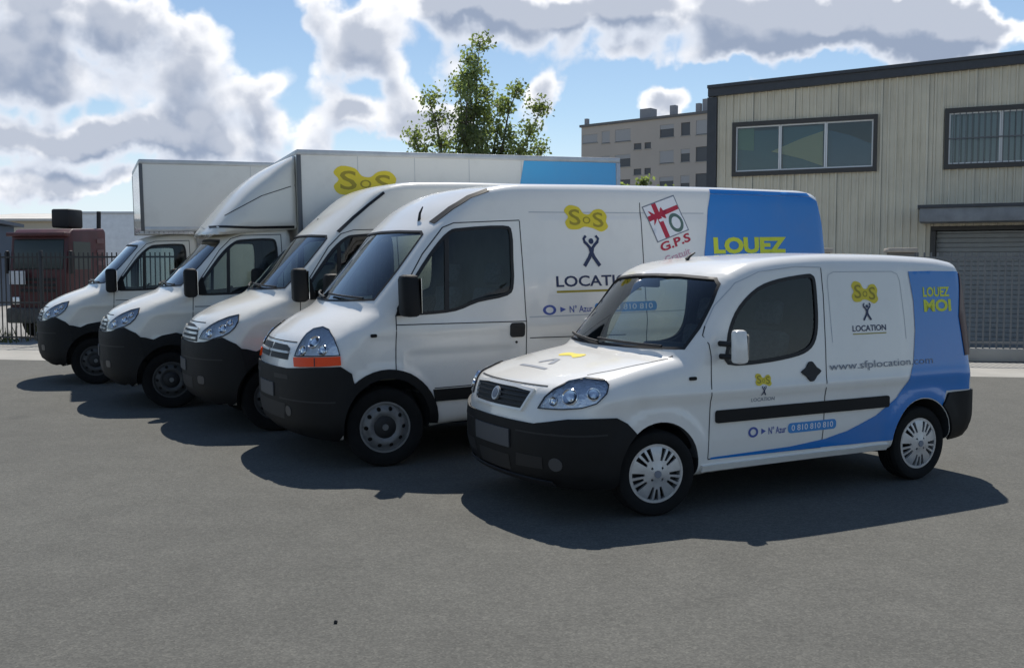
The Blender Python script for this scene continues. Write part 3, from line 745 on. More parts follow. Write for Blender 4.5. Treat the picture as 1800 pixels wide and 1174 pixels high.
# ================================================================ small panel van
def small_van():
    v = Van('panel_van', SMALL, POSE['small'])
    tag(v.root, 'small white panel van with blue rear wrap and web address, nearest the camera', 'van', 'rental vans parked in a row')
    win = smooth_poly([(1.46, 1.035), (1.462, 1.14), (1.50, 1.285), (1.60, 1.43), (1.775, 1.555), (1.98, 1.615), (2.25, 1.648), (2.305, 1.642), (2.328, 1.61), (2.334, 1.49), (2.328, 1.304), (2.295, 1.175), (2.215, 1.098), (2.054, 1.057), (1.735, 1.028)], 3)
    ws = [(-.745, 1.146), (-.35, 1.140), (0, 1.138), (.35, 1.140), (.745, 1.146), (.742, 1.28), (.715, 1.46), (.685, 1.59), (.63, 1.632), (.3, 1.655), (0, 1.66), (-.3, 1.655), (-.63, 1.632), (-.685, 1.59), (-.715, 1.46), (-.742, 1.28)]
    v.shell(M_WHITE, 150, [win], ws, 1.85, (1.02, 2.42, .42), [(.86, .325, .335), (3.443, .325, .33)])
    side_glass(v, win); windscreen(v, ws, 1.9)
    v.interior(1.16, 1.09, 1.82, .52, .36, .66)
    MB().box((1.27, -.03, 1.098), (1.40, .20, 1.104)).make('paper', M_PAPER, v.root, 0)
    MB().box((1.40, -.05, 1.56), (1.43, .17, 1.63), .012).make('rear_view_mirror', M_TRIM, v.root)
    v.underside(.55, 3.9, .58, .20, .40)
    # bumper
    W = v.wrap_poly
    half = [v.yz(-y, .666) for y in (0, .25, .5)] + W([(.195, .733, .715), (.35, .80, .722), (.497, .84, .716), (.575, .85, .672)]) + [v.xz(*p) for p in arc(.86, .325, .345, 128, 190, 8)] + [v.xz(.50, .245)] + [v.yz(-y, .255) for y in (.62, .4, 0)]
    bp = half + mirror_y(half)[1:-1]
    b = v.patch('front_bumper', 'wrap', bp, M_PLAST, .018, .05, res=.05)
    for sg in (-1, 1):
        v.patch('bumper_intake', 'wrap', [(sg * a, z) for a, z in [(.34, .36), (.62, .37), (.62, .45), (.36, .45)]], M_TRIM, .0205, 0, res=.05, parent=b)
        v.patch('fog_lamp', 'wrap', ell(sg * .72, .41, .05, .045, 18), M_FOG, .021, .02, res=.04, parent=b)
    v.patch('bumper_intake', 'wrap', [(-.26, .31), (.26, .31), (.26, .42), (-.26, .42)], M_TRIM, .0205, 0, res=.05, parent=b)
    v.patch('bumper_lip', 'wrap', [v.yz(y, .268) for y in (-.62, -.3, 0, .3, .62)] + [v.yz(y, .295) for y in (.62, .3, 0, -.3, -.62)], M_TRIM, .030, .014, res=.06, parent=b)
    for sg in (-1, 1): v.line('bumper_groove', 'wrap', [(sg * a, .60 + .01 * a) for a in (.36, .6, .9, 1.05)], .012, M_TRIM, .0196, parent=b)
    v.patch('number_plate', 'wrap', [(-.285, .475), (.285, .475), (.285, .60), (-.285, .60)], M_PLATE, .030, .01, res=.06, parent=b)
    g = v.patch('grille', 'wrap', [v.yz(y, z) for y, z in ((-.345, .745), (.345, .745), (.405, .875), (.2, .885), (-.2, .885), (-.405, .875))], M_TRIM, .003, 0, res=.05)
    for z in (.77, .80, .83, .86):
        v.patch('grille_bar', 'wrap', [v.yz(y, zz) for y, zz in ((-.35 - (z - .745) * .35, z - .006), (0, z - .006), (.35 + (z - .745) * .35, z - .006), (.35 + (z - .745) * .35, z + .006), (0, z + .006), (-.35 - (z - .745) * .35, z + .006))], M_TRIM, .016, .012, res=.06, parent=g)
    fr = [v.yz(y, z) for y, z in ((-.36, .732), (0, .73), (.36, .732), (.425, .88), (.2, .895), (-.2, .895), (-.425, .88))]
    v.patch('grille_surround', 'wrap', fr, M_WHITE, .020, .02, holes=[shrink(fr, .017)], res=.05, parent=g)
    v.patch('badge', 'wrap', ell(0, .815, .055, .046, 22), M_ALLOY, .028, .02, res=.03, parent=g)
    v.patch('badge_centre', 'wrap', ell(0, .815, .038, .032, 18), M_GREY, .031, .004, res=.03, parent=g)
    lamp = [(.095, .50, .765), (.125, .535, .845), (.185, .56, .895), (.299, .575, .945), (.40, .63, .968), (.475, .735, .962), (.478, .78, .93), (.439, .812, .875), (.36, .812, .815), (.27, .775, .787), (.18, .68, .772)]
    for sg in (-1, 1):
        headlight(v, W(lamp, sg), [(.25, .68, .855, .058), (.37, .76, .875, .045), (.17, .60, .82, .032)], sg)
    # shut lines
    for sg in (-1, 1):
        for l in ([(1.30, 1.30), (1.266, 1.235), (1.30, 1.174), (1.309, 1.086), (1.294, .868), (1.275, .365)], [(1.275, .362), (2.36, .352)], [(2.405, 1.705), (2.412, 1.5), (2.40, 1.1), (2.382, .798), (2.365, .355)],
                  ): v.line('shut_line', 'side', l, .008, sg=sg)
        v.line('shut_line', 'side', [(1.30, 1.30), (1.40, 1.44), (1.58, 1.60), (1.80, 1.68), (2.15, 1.716), (2.405, 1.71)], .006, sg=sg, m=mat('press_line', (.5, .51, .52), .5))
        v.line('shut_line', 'side', [(2.475, 1.14), (2.462, 1.60), (2.475, 1.652), (2.53, 1.674), (3.15, 1.674), (3.21, 1.652), (3.235, 1.60), (3.262, 1.30), (3.268, 1.14)], .006, sg=sg, m=mat('press_line', (.5, .51, .52), .5))
        v.patch('side_moulding', 'side', rrect(1.335, .615, 3.05, .705, .02), M_PLAST, .016, .02, res=.08, sg=sg)
        v.patch('door_handle', 'side', smooth_poly([(2.135, .935), (2.185, .965), (2.215, 1.005), (2.25, 1.005), (2.285, .965), (2.33, .935), (2.285, .90), (2.25, .865), (2.215, .865), (2.185, .90)], 2), M_TRIM, .014, .02, res=.03, sg=sg)
        v.patch('side_repeater', 'side', rrect(1.105, .93, 1.165, .955, .011), M_PLAST, .012, .015, res=.03, sg=sg)
        v.patch('sill_trim', 'side', [(1.22, .285), (3.06, .285), (3.06, .325), (1.22, .325)], M_WHITE, .022, .03, res=.08, sg=sg)
        v.patch('tail_light', 'rear', [(sg * a, z) for a, z in ((.72, .98), (.86, .98), (.865, 1.3), (.80, 1.655), (.70, 1.655), (.70, 1.3))], M_RED, .012, .02, res=.05)
    v.line('shut_line', 'wrap', [v.yz(y, .912) for y in (-.50, -.25, 0, .25, .50)], .008)
    for sg in (-1, 1): v.line('shut_line', 'top', [(.42, sg * .60), (.6, sg * .66), (.85, sg * .70), (1.05, sg * .72)], .008)
    # rear bumper, hinges hidden; rear doors
    def rz(x, z): p = v.B.side(np.array([[x, z]]), -1)[0]; return (math.atan2(p[1], p[0] - (v.B.L - .9)), z)
    hb = [(0, .70), (-.6, .70)] + [rz(3.96, .69), rz(3.74, .683)] + [rz(*p) for p in arc(3.443, .325, .338, 50, 2, 7)] + [rz(3.79, .30), (-.6, .32), (0, .32)]
    v.patch('rear_bumper', 'rear', hb + mirror_y(hb)[1:-1], M_PLAST, .02, .05, res=.05)
    # blue wrap and print
    bl = [(3.34, 1.672), (3.6, 1.675), (3.93, 1.668), (3.965, 1.60), (3.985, 1.3), (3.985, .70), (3.72, .70)] + arc(3.443, .325, .336, 50, 176, 16) + [(3.10, .345), (2.4, .352), (1.80, .355), (1.298, .358), (1.298, .372), (2.05, .386), (2.40, .415), (2.614, .459), (2.915, .556), (3.131, .676), (3.255, .804), (3.327, .936), (3.374, 1.205), (3.378, 1.432)]
    v.patch('blue_wrap', 'side', bl, M_BLUE, .005, 0, res=.04)
    v.patch('blue_wrap', 'side', bl, M_BLUE, .005, 0, res=.04, sg=1)
    v.logo(2.84, 1.515, .28, .165); v.figure(2.85, 1.300, .13)
    v.text('lettering', 'side', 'LOCATION', 2.685, 1.215, 3.045, 1.262, M_NAVY, .003, .015)
    v.patch('underline', 'side', [(2.685, 1.192), (3.045, 1.192), (3.045, 1.200), (2.685, 1.200)], M_OLIVE, .003, 0)
    v.text('lettering', 'side', 'www.sfplocation.com', 2.42, .915, 3.55, .990, M_GREY, .0075, -.002, letters=True)
    v.logo(1.768, .90, .15, .09); v.figure(1.768, .79, .065)
    v.text('lettering', 'side', 'LOCATION', 1.66, .745, 1.88, .772, M_GREY, .003, .01)
    azur(v, 1.65, .488, .85, .07)
    v.text('lettering', 'side', 'LOUEZ', 3.49, 1.465, 3.80, 1.545, M_LIME, .0075, .03); v.text('lettering', 'side', 'MOI', 3.49, 1.345, 3.81, 1.445, M_LIME, .0075, .04)
    v.patch('hood_logo', 'top', smooth_poly([(.60, -.11), (.635, -.02), (.60, .09), (.65, .14), (.70, .09), (.69, -.02), (.71, -.12), (.65, -.15)], 3), M_YELLOW, .003, 0, res=.04)
    v.patch('hood_figure', 'top', [(.40, -.09), (.50, -.02), (.40, .05), (.43, .08), (.53, .015), (.53, -.055), (.43, -.12)], M_GREY, .003, 0, res=.04)
    v.patch('hood_line', 'top', [(.31, -.2), (.34, -.2), (.34, .18), (.31, .18)], M_GREY, .003, 0, res=.05)
    # mirror with white housing, wipers, aerial, wheels
    mirror(v, 1.43, .93, 1.035, 1.045, 1.28, (1.175, 1.085), M_WHITE, 1.39, M_TRIM, .045)
    for (a, b_) in (((-.62, 1.145), (.05, 1.165)), ((.02, 1.142), (.60, 1.175))): v.wiper([(a[0] + (b_[0] - a[0]) * t, a[1] + (b_[1] - a[1]) * t) for t in (0, .25, .5, .75, 1)], 1.9)
    MB().tube([(1.72, 0, 1.775), (1.745, 0, 1.80), (1.80, 0, 1.83)], .012, 8, rs=[.018, .013, .006]).make('aerial', M_TRIM, v.root)
    for sg in (-1, 1): v.wheel(.86, sg * .825, .30, 'alloy', .205, R(-9)); v.wheel(3.443, sg * .82, .30, 'alloy', .205)
    MB().tube([(3.0, -.45, .22), (3.25, -.50, .21), (3.35, -.55, .20)], .022, 10).make('exhaust', M_STEEL, v.root)
    return v

# ================================================================ large van with the name prints
def big_van():
    v = Van('high_roof_van', BIG, POSE['big'])
    tag(v.root, 'white high-roof van with orange indicators and LOUEZ on blue, behind the small panel van', 'van', 'rental vans parked in a row')
    win = smooth_poly([(.985, 1.33), (1.06, 1.47), (1.183, 1.655), (1.36, 1.88), (1.50, 2.015), (1.62, 2.045), (2.03, 2.065), (2.105, 2.01), (2.105, 1.78), (2.095, 1.55), (2.03, 1.455), (1.738, 1.405), (1.513, 1.335), (1.22, 1.315)], 3)
    ws = [(-.80, 1.44), (-.4, 1.425), (0, 1.42), (.4, 1.425), (.80, 1.44), (.80, 1.7), (.775, 2.0), (.73, 2.03), (.4, 2.045), (0, 2.05), (-.4, 2.045), (-.73, 2.03), (-.775, 2.0), (-.80, 1.7)]
    v.shell(M_WHITE, 180, [win], ws, 1.75, (.80, 2.28, .62), [(.86, .385, .395), (4.93, .385, .395)])
    side_glass(v, win, [(1.435, 1.32), (1.47, 1.98)]); windscreen(v, ws, 1.8)
    v.interior(.98, 1.34, 1.70, .80, .48, .78)
    v.underside(.5, 5.6, .70, .28, .50)
    W = v.wrap_poly
    half = [v.yz(-y, .865) for y in (0, .25, .5)] + W([(.10, .66, .872), (.27, .88, .890), (.458, .972, .898), (.545, .98, .835)]) + [v.xz(*p) for p in arc(.86, .385, .390, 135, 188, 7)] + [v.xz(.45, .27)] + [v.yz(-y, .28) for y in (.7, .4, 0)]
    b = v.patch('front_bumper', 'wrap', half + mirror_y(half)[1:-1], M_PLAST, .02, .05, res=.06)
    v.patch('bumper_intake', 'wrap', [(-.5, .42), (.5, .42), (.55, .56), (-.55, .56)], M_TRIM, .0225, 0, res=.06, parent=b)
    for sg in (-1, 1): v.line('bumper_groove', 'wrap', [(sg * a, .60) for a in (.42, .7, .95, 1.1)], .014, M_TRIM, .0217, parent=b)
    v.patch('number_plate', 'wrap', [(-.28, .60), (.28, .60), (.28, .72), (-.28, .72)], M_PLATE, .032, .01, res=.06, parent=b)
    for sg in (-1, 1):
        v.patch('fog_lamp', 'wrap', ell(sg * .60, .50, .05, .045, 16), M_FOG, .024, .02, res=.04, parent=b)
        v.patch('bumper_step', 'wrap', [(sg * a, z) for a, z in ((.30, .77), (.62, .775), (.62, .81), (.30, .81))], M_TRIM, .0225, 0, res=.05, parent=b)
        g = v.patch('grille', 'wrap', [(sg * a, z) for a, z in ((.03, .935), (.56, .935), (.56, 1.03), (.47, 1.055), (.03, 1.06))], M_TRIM, .004, 0, res=.05)
        v.patch('grille_bar', 'wrap', [(sg * a, z) for a, z in ((.03, .985), (.56, .985), (.56, 1.003), (.03, 1.003))], M_ALLOY, .018, .014, res=.06, parent=g)
        lamp = [(.123, .625, .968), (.160, .62, 1.04), (.206, .605, 1.10), (.27, .575, 1.155), (.34, .575, 1.195), (.41, .66, 1.215), (.435, .76, 1.195), (.452, .86, 1.13), (.458, .93, 1.05), (.46, .965, .988)]
        headlight(v, W(lamp, sg), [(.30, .76, 1.09, .062), (.35, .86, 1.03, .045), (.21, .70, 1.02, .045)], sg)
        am = W([(.12, .635, .960), (.30, .87, .972), (.46, .966, .982), (.462, .972, .910), (.30, .885, .897), (.112, .68, .885)], sg)
        o = v.patch('indicator', 'wrap', am, M_AMBER, .022, .03, res=.05)
        v.line('indicator_rib', 'wrap', W([(.27, .86, .965), (.27, .87, .897)], sg), .010, M_RED, .0235, parent=o)
        for l in ([(.958, 1.30), (.945, 1.0), (.94, .80)], [(2.20, 2.12), (2.212, 1.6), (2.215, 1.1), (2.20, .66)], [(.958, 1.30), (1.05, 1.53), (1.25, 1.83), (1.45, 2.06), (1.55, 2.10), (2.20, 2.125)], [(.958, 1.225), (1.6, 1.215), (2.21, 1.205)], [(2.25, 1.05), (3.3, 1.03)], [(3.53, 2.30), (3.54, .66)], [(1.3, .655), (2.2, .66)]):
            v.line('shut_line', 'side', l, .009, sg=sg)
        v.line('panel_press', 'side', [(2.25, 1.24), (3.4, 1.24), (5.6, 1.24)], .012, mat('press_line', (.5, .51, .52), .5), sg=sg)
        v.line('panel_press', 'side', [(2.3, 2.20), (3.4, 2.20), (4.3, 2.20)], .010, mat('press_line', (.5, .51, .52), .5), sg=sg)
        v.line('roof_gutter', 'side', [(1.40, 2.105), (1.57, 2.235), (1.74, 2.335), (1.92, 2.40)], .026, M_TRIM, .006, sg=sg, th=.02)
        v.patch('side_moulding', 'side', [(1.30, .54), (4.45, .54), (4.45, .645), (1.285, .645)], M_PLAST, .016, .02, res=.1, sg=sg)
        v.patch('arch_trim', 'side', arc(.86, .385, .465, 148, -4, 18) + arc(.86, .385, .388, -4, 148, 18), M_PLAST, .018, .05, res=.06, sg=sg)
        v.patch('arch_trim', 'side', arc(4.93, .385, .465, 184, -4, 18) + arc(4.93, .385, .388, -4, 184, 18), M_PLAST, .018, .05, res=.06, sg=sg)
        v.patch('door_handle', 'side', rrect(2.045, 1.065, 2.195, 1.195, .03), M_TRIM, .010, .012, res=.04, sg=sg)
        v.patch('door_lock', 'side', ell(2.11, 1.02, .012, .012, 12), M_TRIM, .006, .006, res=.03, sg=sg)
        v.patch('side_repeater', 'side', rrect(.72, 1.13, .775, 1.158, .011), M_PLAST, .010, .012, res=.03, sg=sg)
        v.patch('tail_light', 'rear', [(sg * a, z) for a, z in ((.70, 1.0), (.80, 1.0), (.80, 1.9), (.72, 1.9))], M_RED, .012, .02, res=.06)
    v.line('shut_line', 'wrap', [v.yz(y, 1.085) for y in (-.52, -.25, 0, .25, .52)], .009)
    hb = [(0, .62), (-.6, .62), (-.95, .62), (-1.2, .60), (-1.2, .42), (-.6, .40), (0, .40)]
    v.patch('rear_bumper', 'rear', hb + mirror_y(hb)[1:-1], M_PLAST, .02, .05, res=.06)
    bl = [(4.395, 2.395), (5.74, 2.385), (5.83, 2.34), (5.885, 2.1), (5.925, 1.6), (5.94, .66), (3.2, .66), (3.55, .78), (3.85, .96), (4.08, 1.22), (4.20, 1.48), (4.265, 1.75), (4.32, 2.05), (4.355, 2.25)]
    for sg in (-1, 1): v.patch('blue_wrap', 'side', bl, M_BLUE, .0045, 0, res=.05, sg=sg)
    v.patch('blue_wrap', 'side', [(4.40, 2.398), (5.74, 2.388), (5.72, 2.425), (5.0, 2.438), (4.41, 2.445)], M_BLUE, .0047, 0, res=.04)
    v.logo(2.91, 2.145, .47, .235); v.figure(2.945, 1.695, .285)
    v.text('lettering', 'side', 'LOCATION', 2.545, 1.505, 3.49, 1.608, M_NAVY, .003, .02)
    v.patch('underline', 'side', [(2.545, 1.452), (3.49, 1.452), (3.49, 1.472), (2.545, 1.472)], M_OLIVE, .003, 0)
    azur(v, 2.41, 1.255, 1.25, .085)
    # parcel card of the G.P.S. print
    c = np.array([3.825, 2.145]); e1 = np.array([.375, .118]); e2 = np.array([-.152, .335])
    def cd(a, b): return tuple(c + e1 * a + e2 * b)
    v.patch('card_edge', 'side', [cd(-.52, -.52), cd(.52, -.52), cd(.52, .52), cd(-.52, .52)], M_GREY, .003, 0)
    v.patch('card', 'side', [cd(-.49, -.49), cd(.49, -.49), cd(.49, .49), cd(-.49, .49)], M_DWHITE, .004, 0)
    v.patch('card_ribbon', 'side', [cd(-.24, -.49), cd(-.10, -.49), cd(-.10, .49), cd(-.24, .49)], M_CRIM, .005, 0)
    v.patch('card_ribbon', 'side', [cd(-.49, .08), cd(.49, .12), cd(.49, .24), cd(-.49, .22)], M_CRIM, .0056, 0)
    v.patch('card_bow', 'side', smooth_poly([cd(-.17, .15), cd(-.40, .36), cd(-.34, .12), cd(-.40, -.06), cd(-.17, .13), cd(.02, .0), cd(.0, .34)], 3), M_CRIM, .0062, 0, res=.03)
    v.patch('card_ring', 'side', [cd(.24 + .21 * math.cos(t), -.20 + .27 * math.sin(t)) for t in np.linspace(0, 6.283, 24)[:-1]], M_GREEN, .005, 0, [[cd(.24 + .13 * math.cos(t), -.20 + .17 * math.sin(t)) for t in np.linspace(0, 6.283, 20)[:-1]]], .03)
    v.text('lettering', 'side', 'G.P.S', 3.755, 1.815, 4.135, 1.905, M_CRIM, .003, .03, rot=.29)
    v.text('lettering', 'side', 'Gratuit', 3.80, 1.705, 4.12, 1.775, M_PINK, .003, .01, rot=.29)
    v.text('lettering', 'side', 'LOUEZ', 4.40, 1.79, 5.36, 1.96, M_LIME, .0075, .05)
    v.text('lettering', 'side', 'MOI', 4.40, 1.50, 5.1, 1.68, M_LIME, .0075, .05)
    mirror(v, 1.03, 1.03, 1.24, 1.30, 1.655, (1.36, 1.58), M_PLAST, 1.06)
    v.patch('mirror_base', 'side', [(.95, 1.30), (1.14, 1.31), (1.10, 1.52)], M_PLAST, .010, .015, res=.05)
    for (a, b_) in (((-.70, 1.44), (.0, 1.47)), ((.05, 1.435), (.70, 1.48))): v.wiper([(a[0] + (b_[0] - a[0]) * t, a[1] + (b_[1] - a[1]) * t) for t in (0, .25, .5, .75, 1)], 1.8)
    MB().tube([(1.36, -.55, 2.13), (1.37, -.55, 2.20), (1.40, -.55, 2.26)], .012, 8, rs=[.016, .012, .006]).make('aerial', M_TRIM, v.root)
    for sg in (-1, 1): v.wheel(.86, sg * .955, .345, 'steel', .222, R(-8), .215); v.wheel(4.93, sg * .955, .345, 'steel', .222, 0, .215)
    return v

# ================================================================ three vans with black zigzag bumpers
def daily(v, paintm, tall):
    win = smooth_poly([(1.255, 1.40), (1.33, 1.52), (1.46, 1.70), (1.62, 1.90), (1.76, 2.02), (1.88, 2.05), (2.19, 2.06), (2.265, 2.01), (2.275, 1.78), (2.26, 1.54), (2.20, 1.44), (1.9, 1.405), (1.6, 1.385)], 3)
    ws = [(-.80, 1.50), (-.4, 1.485), (0, 1.48), (.4, 1.485), (.80, 1.50), (.80, 1.75), (.765, 2.02), (.72, 2.055), (.4, 2.07), (0, 2.075), (-.4, 2.07), (-.72, 2.055), (-.765, 2.02), (-.80, 1.75)]
    wells = [(.95, .385, .405)] + ([(4.2, .385, .405)] if tall else [])
    v.shell(paintm, 160 if tall else 100, [win], ws, 2.05, (1.08, 2.36, .66), wells)
    side_glass(v, win, [(1.66, 1.39), (1.68, 1.95)]); windscreen(v, ws, 2.1)
    v.interior(1.24, 1.36, 1.90, .84, .48, .78)
    v.underside(.5, 5.3 if tall else 2.6, .70, .30, .58)
    W = v.wrap_poly
    half = [v.yz(-y, .945) for y in (0, .3, .55)] + W([(.10, .70, .948), (.20, .82, .958), (.30, .90, .985), (.407, .952, 1.008), (.55, .985, .945)]) + [v.xz(.60, .90)] + [v.xz(*p) for p in arc(.95, .385, .400, 140, 186, 7)] + [v.xz(.50, .30)] + [v.yz(-y, .31) for y in (.7, .4, 0)]
    b = v.patch('front_bumper', 'wrap', half + mirror_y(half)[1:-1], M_PLAST, .022, .05, res=.06)
    v.patch('bumper_intake', 'wrap', [(-.5, .45), (.5, .45), (.55, .58), (-.55, .58)], M_TRIM, .0245, 0, res=.06, parent=b)
    for sg in (-1, 1): v.line('bumper_groove', 'wrap', [(sg * a, .78) for a in (.10, .5, .85, 1.1)], .014, M_TRIM, .0237, parent=b)
    for sg in (-1, 1): v.patch('fog_lamp', 'wrap', rrect(sg * .78 - .07, .52, sg * .78 + .07, .60, .03), M_FOG, .0257, .02, res=.05, parent=b)
    v.patch('number_plate', 'wrap', [(-.28, .63), (.28, .63), (.28, .75), (-.28, .75)], M_PLATE, .034, .01, res=.06, parent=b)
    g = v.patch('grille', 'wrap', [(-.66, .955), (.66, .955), (.62, 1.09), (.3, 1.125), (-.3, 1.125), (-.62, 1.09)], M_TRIM, .004, 0, res=.06)
    for z in (.985, 1.035, 1.08):
        v.patch('grille_bar', 'wrap', [(-.63, z - .011), (.63, z - .011), (.63, z + .011), (-.63, z + .011)], paintm, .018, .015, res=.07, parent=g)
    for sg in (-1, 1):
        lamp = [(.14, .66, .985), (.185, .70, 1.065), (.27, .77, 1.125), (.36, .83, 1.17), (.48, .88, 1.212), (.60, .915, 1.235), (.592, .945, 1.17), (.555, .955, 1.11), (.49, .96, 1.055), (.41, .95, 1.02), (.26, .865, .980)]
        headlight(v, W(lamp, sg), [(.27, .82, 1.045, .05), (.42, .92, 1.09, .05), (.50, .93, 1.15, .038)], sg)
        v.patch('arch_trim', 'side', [(.56, .90), (.66, .885), (.754, .856), (.85, .90), (1.02, .930), (1.17, .885), (1.30, .77), (1.395, .60), (1.43, .40)] + arc(.95, .385, .398, 2, 140, 16), M_PLAST, .020, .05, res=.06, sg=sg)
        for l in ([(1.235, 1.36), (1.22, 1.1), (1.21, .90)], [(2.335, 2.12), (2.345, 1.6), (2.335, 1.1), (2.31, .62)], [(1.235, 1.36), (1.32, 1.56), (1.58, 1.93), (1.72, 2.07), (1.85, 2.11), (2.335, 2.12)], [(1.25, 1.24), (1.8, 1.235), (2.33, 1.23)]):
            v.line('shut_line', 'side', l, .009, sg=sg)
        v.patch('door_handle', 'side', rrect(2.16, 1.10, 2.30, 1.20, .03), M_TRIM, .010, .012, res=.04, sg=sg)
        v.patch('side_moulding', 'side', [(1.44, .56), (2.42 if not tall else 3.7, .56), (2.42 if not tall else 3.7, .66), (1.42, .66)], M_PLAST, .016, .02, res=.1, sg=sg)
        v.patch('mirror_base', 'side', [(1.19, 1.38), (1.40, 1.39), (1.36, 1.60)], M_PLAST, .010, .015, res=.05, sg=sg)
    v.line('shut_line', 'wrap', [v.yz(y, 1.15) for y in (-.52, -.25, 0, .25, .52)], .009)
    mirror(v, 1.20, 1.03, 1.24, 1.36, 1.71, (1.42, 1.62), M_PLAST, 1.26)
    for (a, b_) in (((-.70, 1.50), (.0, 1.53)), ((.05, 1.495), (.70, 1.54))): v.wiper([(a[0] + (b_[0] - a[0]) * t, a[1] + (b_[1] - a[1]) * t) for t in (0, .25, .5, .75, 1)], 2.1)
    for sg in (-1, 1): v.wheel(.95, sg * .955, .35, 'steel', .222, R(-3), .215, M_RIMD)
def tall_van():
    v = Van('high_roof_van', TALL, POSE['tall'])
    tag(v.root, 'cream white high-roof van with zigzag black bumper, no box body, third from the left', 'van', 'rental vans parked in a row')
    daily(v, M_CREAM, True)
    for sg in (-1, 1):
        v.line('roof_gutter', 'side', [(1.70, 2.09), (1.87, 2.245), (2.04, 2.385), (2.22, 2.52)], .026, M_TRIM, .006, sg=sg, th=.02)
        for l in ([(2.40, 2.2), (5.4, 2.2)], [(3.6, 2.4), (3.6, .62)]): v.line('shut_line', 'side', l, .009, sg=sg)
        v.wheel(4.2, sg * .955, .35, 'steel', .222, 0, .215)
        v.patch('tail_light', 'rear', [(sg * a, z) for a, z in ((.70, 1.0), (.80, 1.0), (.80, 1.9), (.72, 1.9))], M_RED, .012, .02, res=.06)
        v.patch('arch_trim', 'side', arc(4.2, .385, .465, 184, -4, 18) + arc(4.2, .385, .412, -4, 184, 18), M_PLAST, .018, .03, res=.06, sg=sg)
    MB().tube([(1.66, 0, 2.20), (1.70, 0, 2.27)], .012, 8).make('aerial', M_TRIM, v.root)
    return v
def box_body(x0, x1, z0, z1, w, over=None):
    """flat-sided cargo box as an implicit body so that prints can be laid on it"""
    pr = [(x0, z0, .02), (x0, z1, .02), (x1, z1, .02), (x1, z0, .02)] if not over else [(over[0], over[1], .02), (over[0], z1, .02), (x1, z1, .02), (x1, z0, .02), (x0, z0, .02), (x0, over[1], .02)]
    return Body(pr, w, 9, 0, (0, 0), (90, 91), .02, x1, (0, 0, 1, 1), rear=0, crown=0, tuck=0)
def chassis(v, xr, r=.35):
    q = MB()
    for sg in (-1, 1): q.box((2.3, sg * .42 - .05, .55), (xr + 1.3, sg * .42 + .05, .75))
    for x in (2.8, 3.8, 4.8, 5.8): q.box((x, -.42, .58), (x + .08, .42, .70))
    q.make('chassis_frame', M_TRIM, v.root, 30)
    for sg in (-1, 1): v.wheel(xr, sg * .98, r, 'steel', .222, 0, .30)
def cargo_box(v, x0, x1, z0, z1, w, over=None):
    """panels, rails and corner posts of a box body"""
    ox, oz = over if over else (x0, z0)
    root = v.root
    if over: V, F = prism([(ox, oz), (ox, z1), (x1, z1), (x1, z0), (x0, z0), (x0, oz)], 'y', -w, w)
    else: V, F = prism([(x0, z0), (x0, z1), (x1, z1), (x1, z0)], 'y', -w, w)
    o = link_mesh('cargo_box', V, F, M_BOX, root, 0)
    bm = bmesh.new(); bm.from_mesh(o.data); bmesh.ops.recalc_face_normals(bm, faces=bm.faces[:]); bm.to_mesh(o.data); bm.free()
    rail = mat('box_rail', (.55, .56, .57), .4, metal=.5, var=.1)
    drk = mat('box_edge', (.12, .125, .13), .5)
    for sg in (-1, 1):
        y = sg * w
        q = MB().box((ox - .012, y - .05 if sg > 0 else y - .012, z1 - .055), (x1 + .012, y + .012 if sg > 0 else y + .05, z1 + .012), .006); q.make('roof_rail', rail, o, 30)
        MB().box((x0 + .0, y - .05 if sg > 0 else y - .014, z0 - .06), (x1 + .014, y + .014 if sg > 0 else y + .05, z0 + .09), .006).make('floor_rail', rail, o, 30)
        MB().box((ox - .016, y - .04 if sg > 0 else y - .016, oz - .01), (ox + .035, y + .016 if sg > 0 else y + .04, z1 - .056), .006).make('corner_post', drk, o, 30)
        MB().box((x1 - .05, y - .04 if sg > 0 else y - .014, z0 + .091), (x1 + .014, y + .014 if sg > 0 else y + .04, z1 - .056), .006).make('corner_post', rail, o, 30)
        if over:
            MB().box((ox + .036, y - .04 if sg > 0 else y - .014, oz - .014), (x0 + .02, y + .014 if sg > 0 else y + .04, oz + .05), .006).make('overhang_rail', rail, o, 30)
            MB().box((x0 - .014, y - .04 if sg > 0 else y - .014, z0 + .091), (x0 + .03, y + .014 if sg > 0 else y + .04, oz - .015), .006).make('corner_post', rail, o, 30)
        for k in range(1, 6):
            x = x0 + (x1 - x0) * k / 6
            MB().box((x - .004, sg * w - .002, z0 + .092), (x + .004, sg * w + .003, z1 - .057)).make('panel_joint', mat('press_line', (.5, .51, .52), .5), o, 0)
    MB().box((ox - .012, -w + .05, oz + .0), (ox - .002, w - .05, z1 + .0), 0).make('front_panel', M_BOX, o, 0)
    MB().box((ox - .016, -w + .051, z1 - .05), (ox + .03, w - .051, z1 + .010), .006).make('roof_rail', rail, o, 30)
    for sg in (-1, 1): MB().box((x1 + .002, -w + .05 if sg < 0 else .01, z0 + .1), (x1 + .03, -.01 if sg < 0 else w - .05, z1 - .06), .01).make('rear_door', M_BOX, o, 30)
    return o
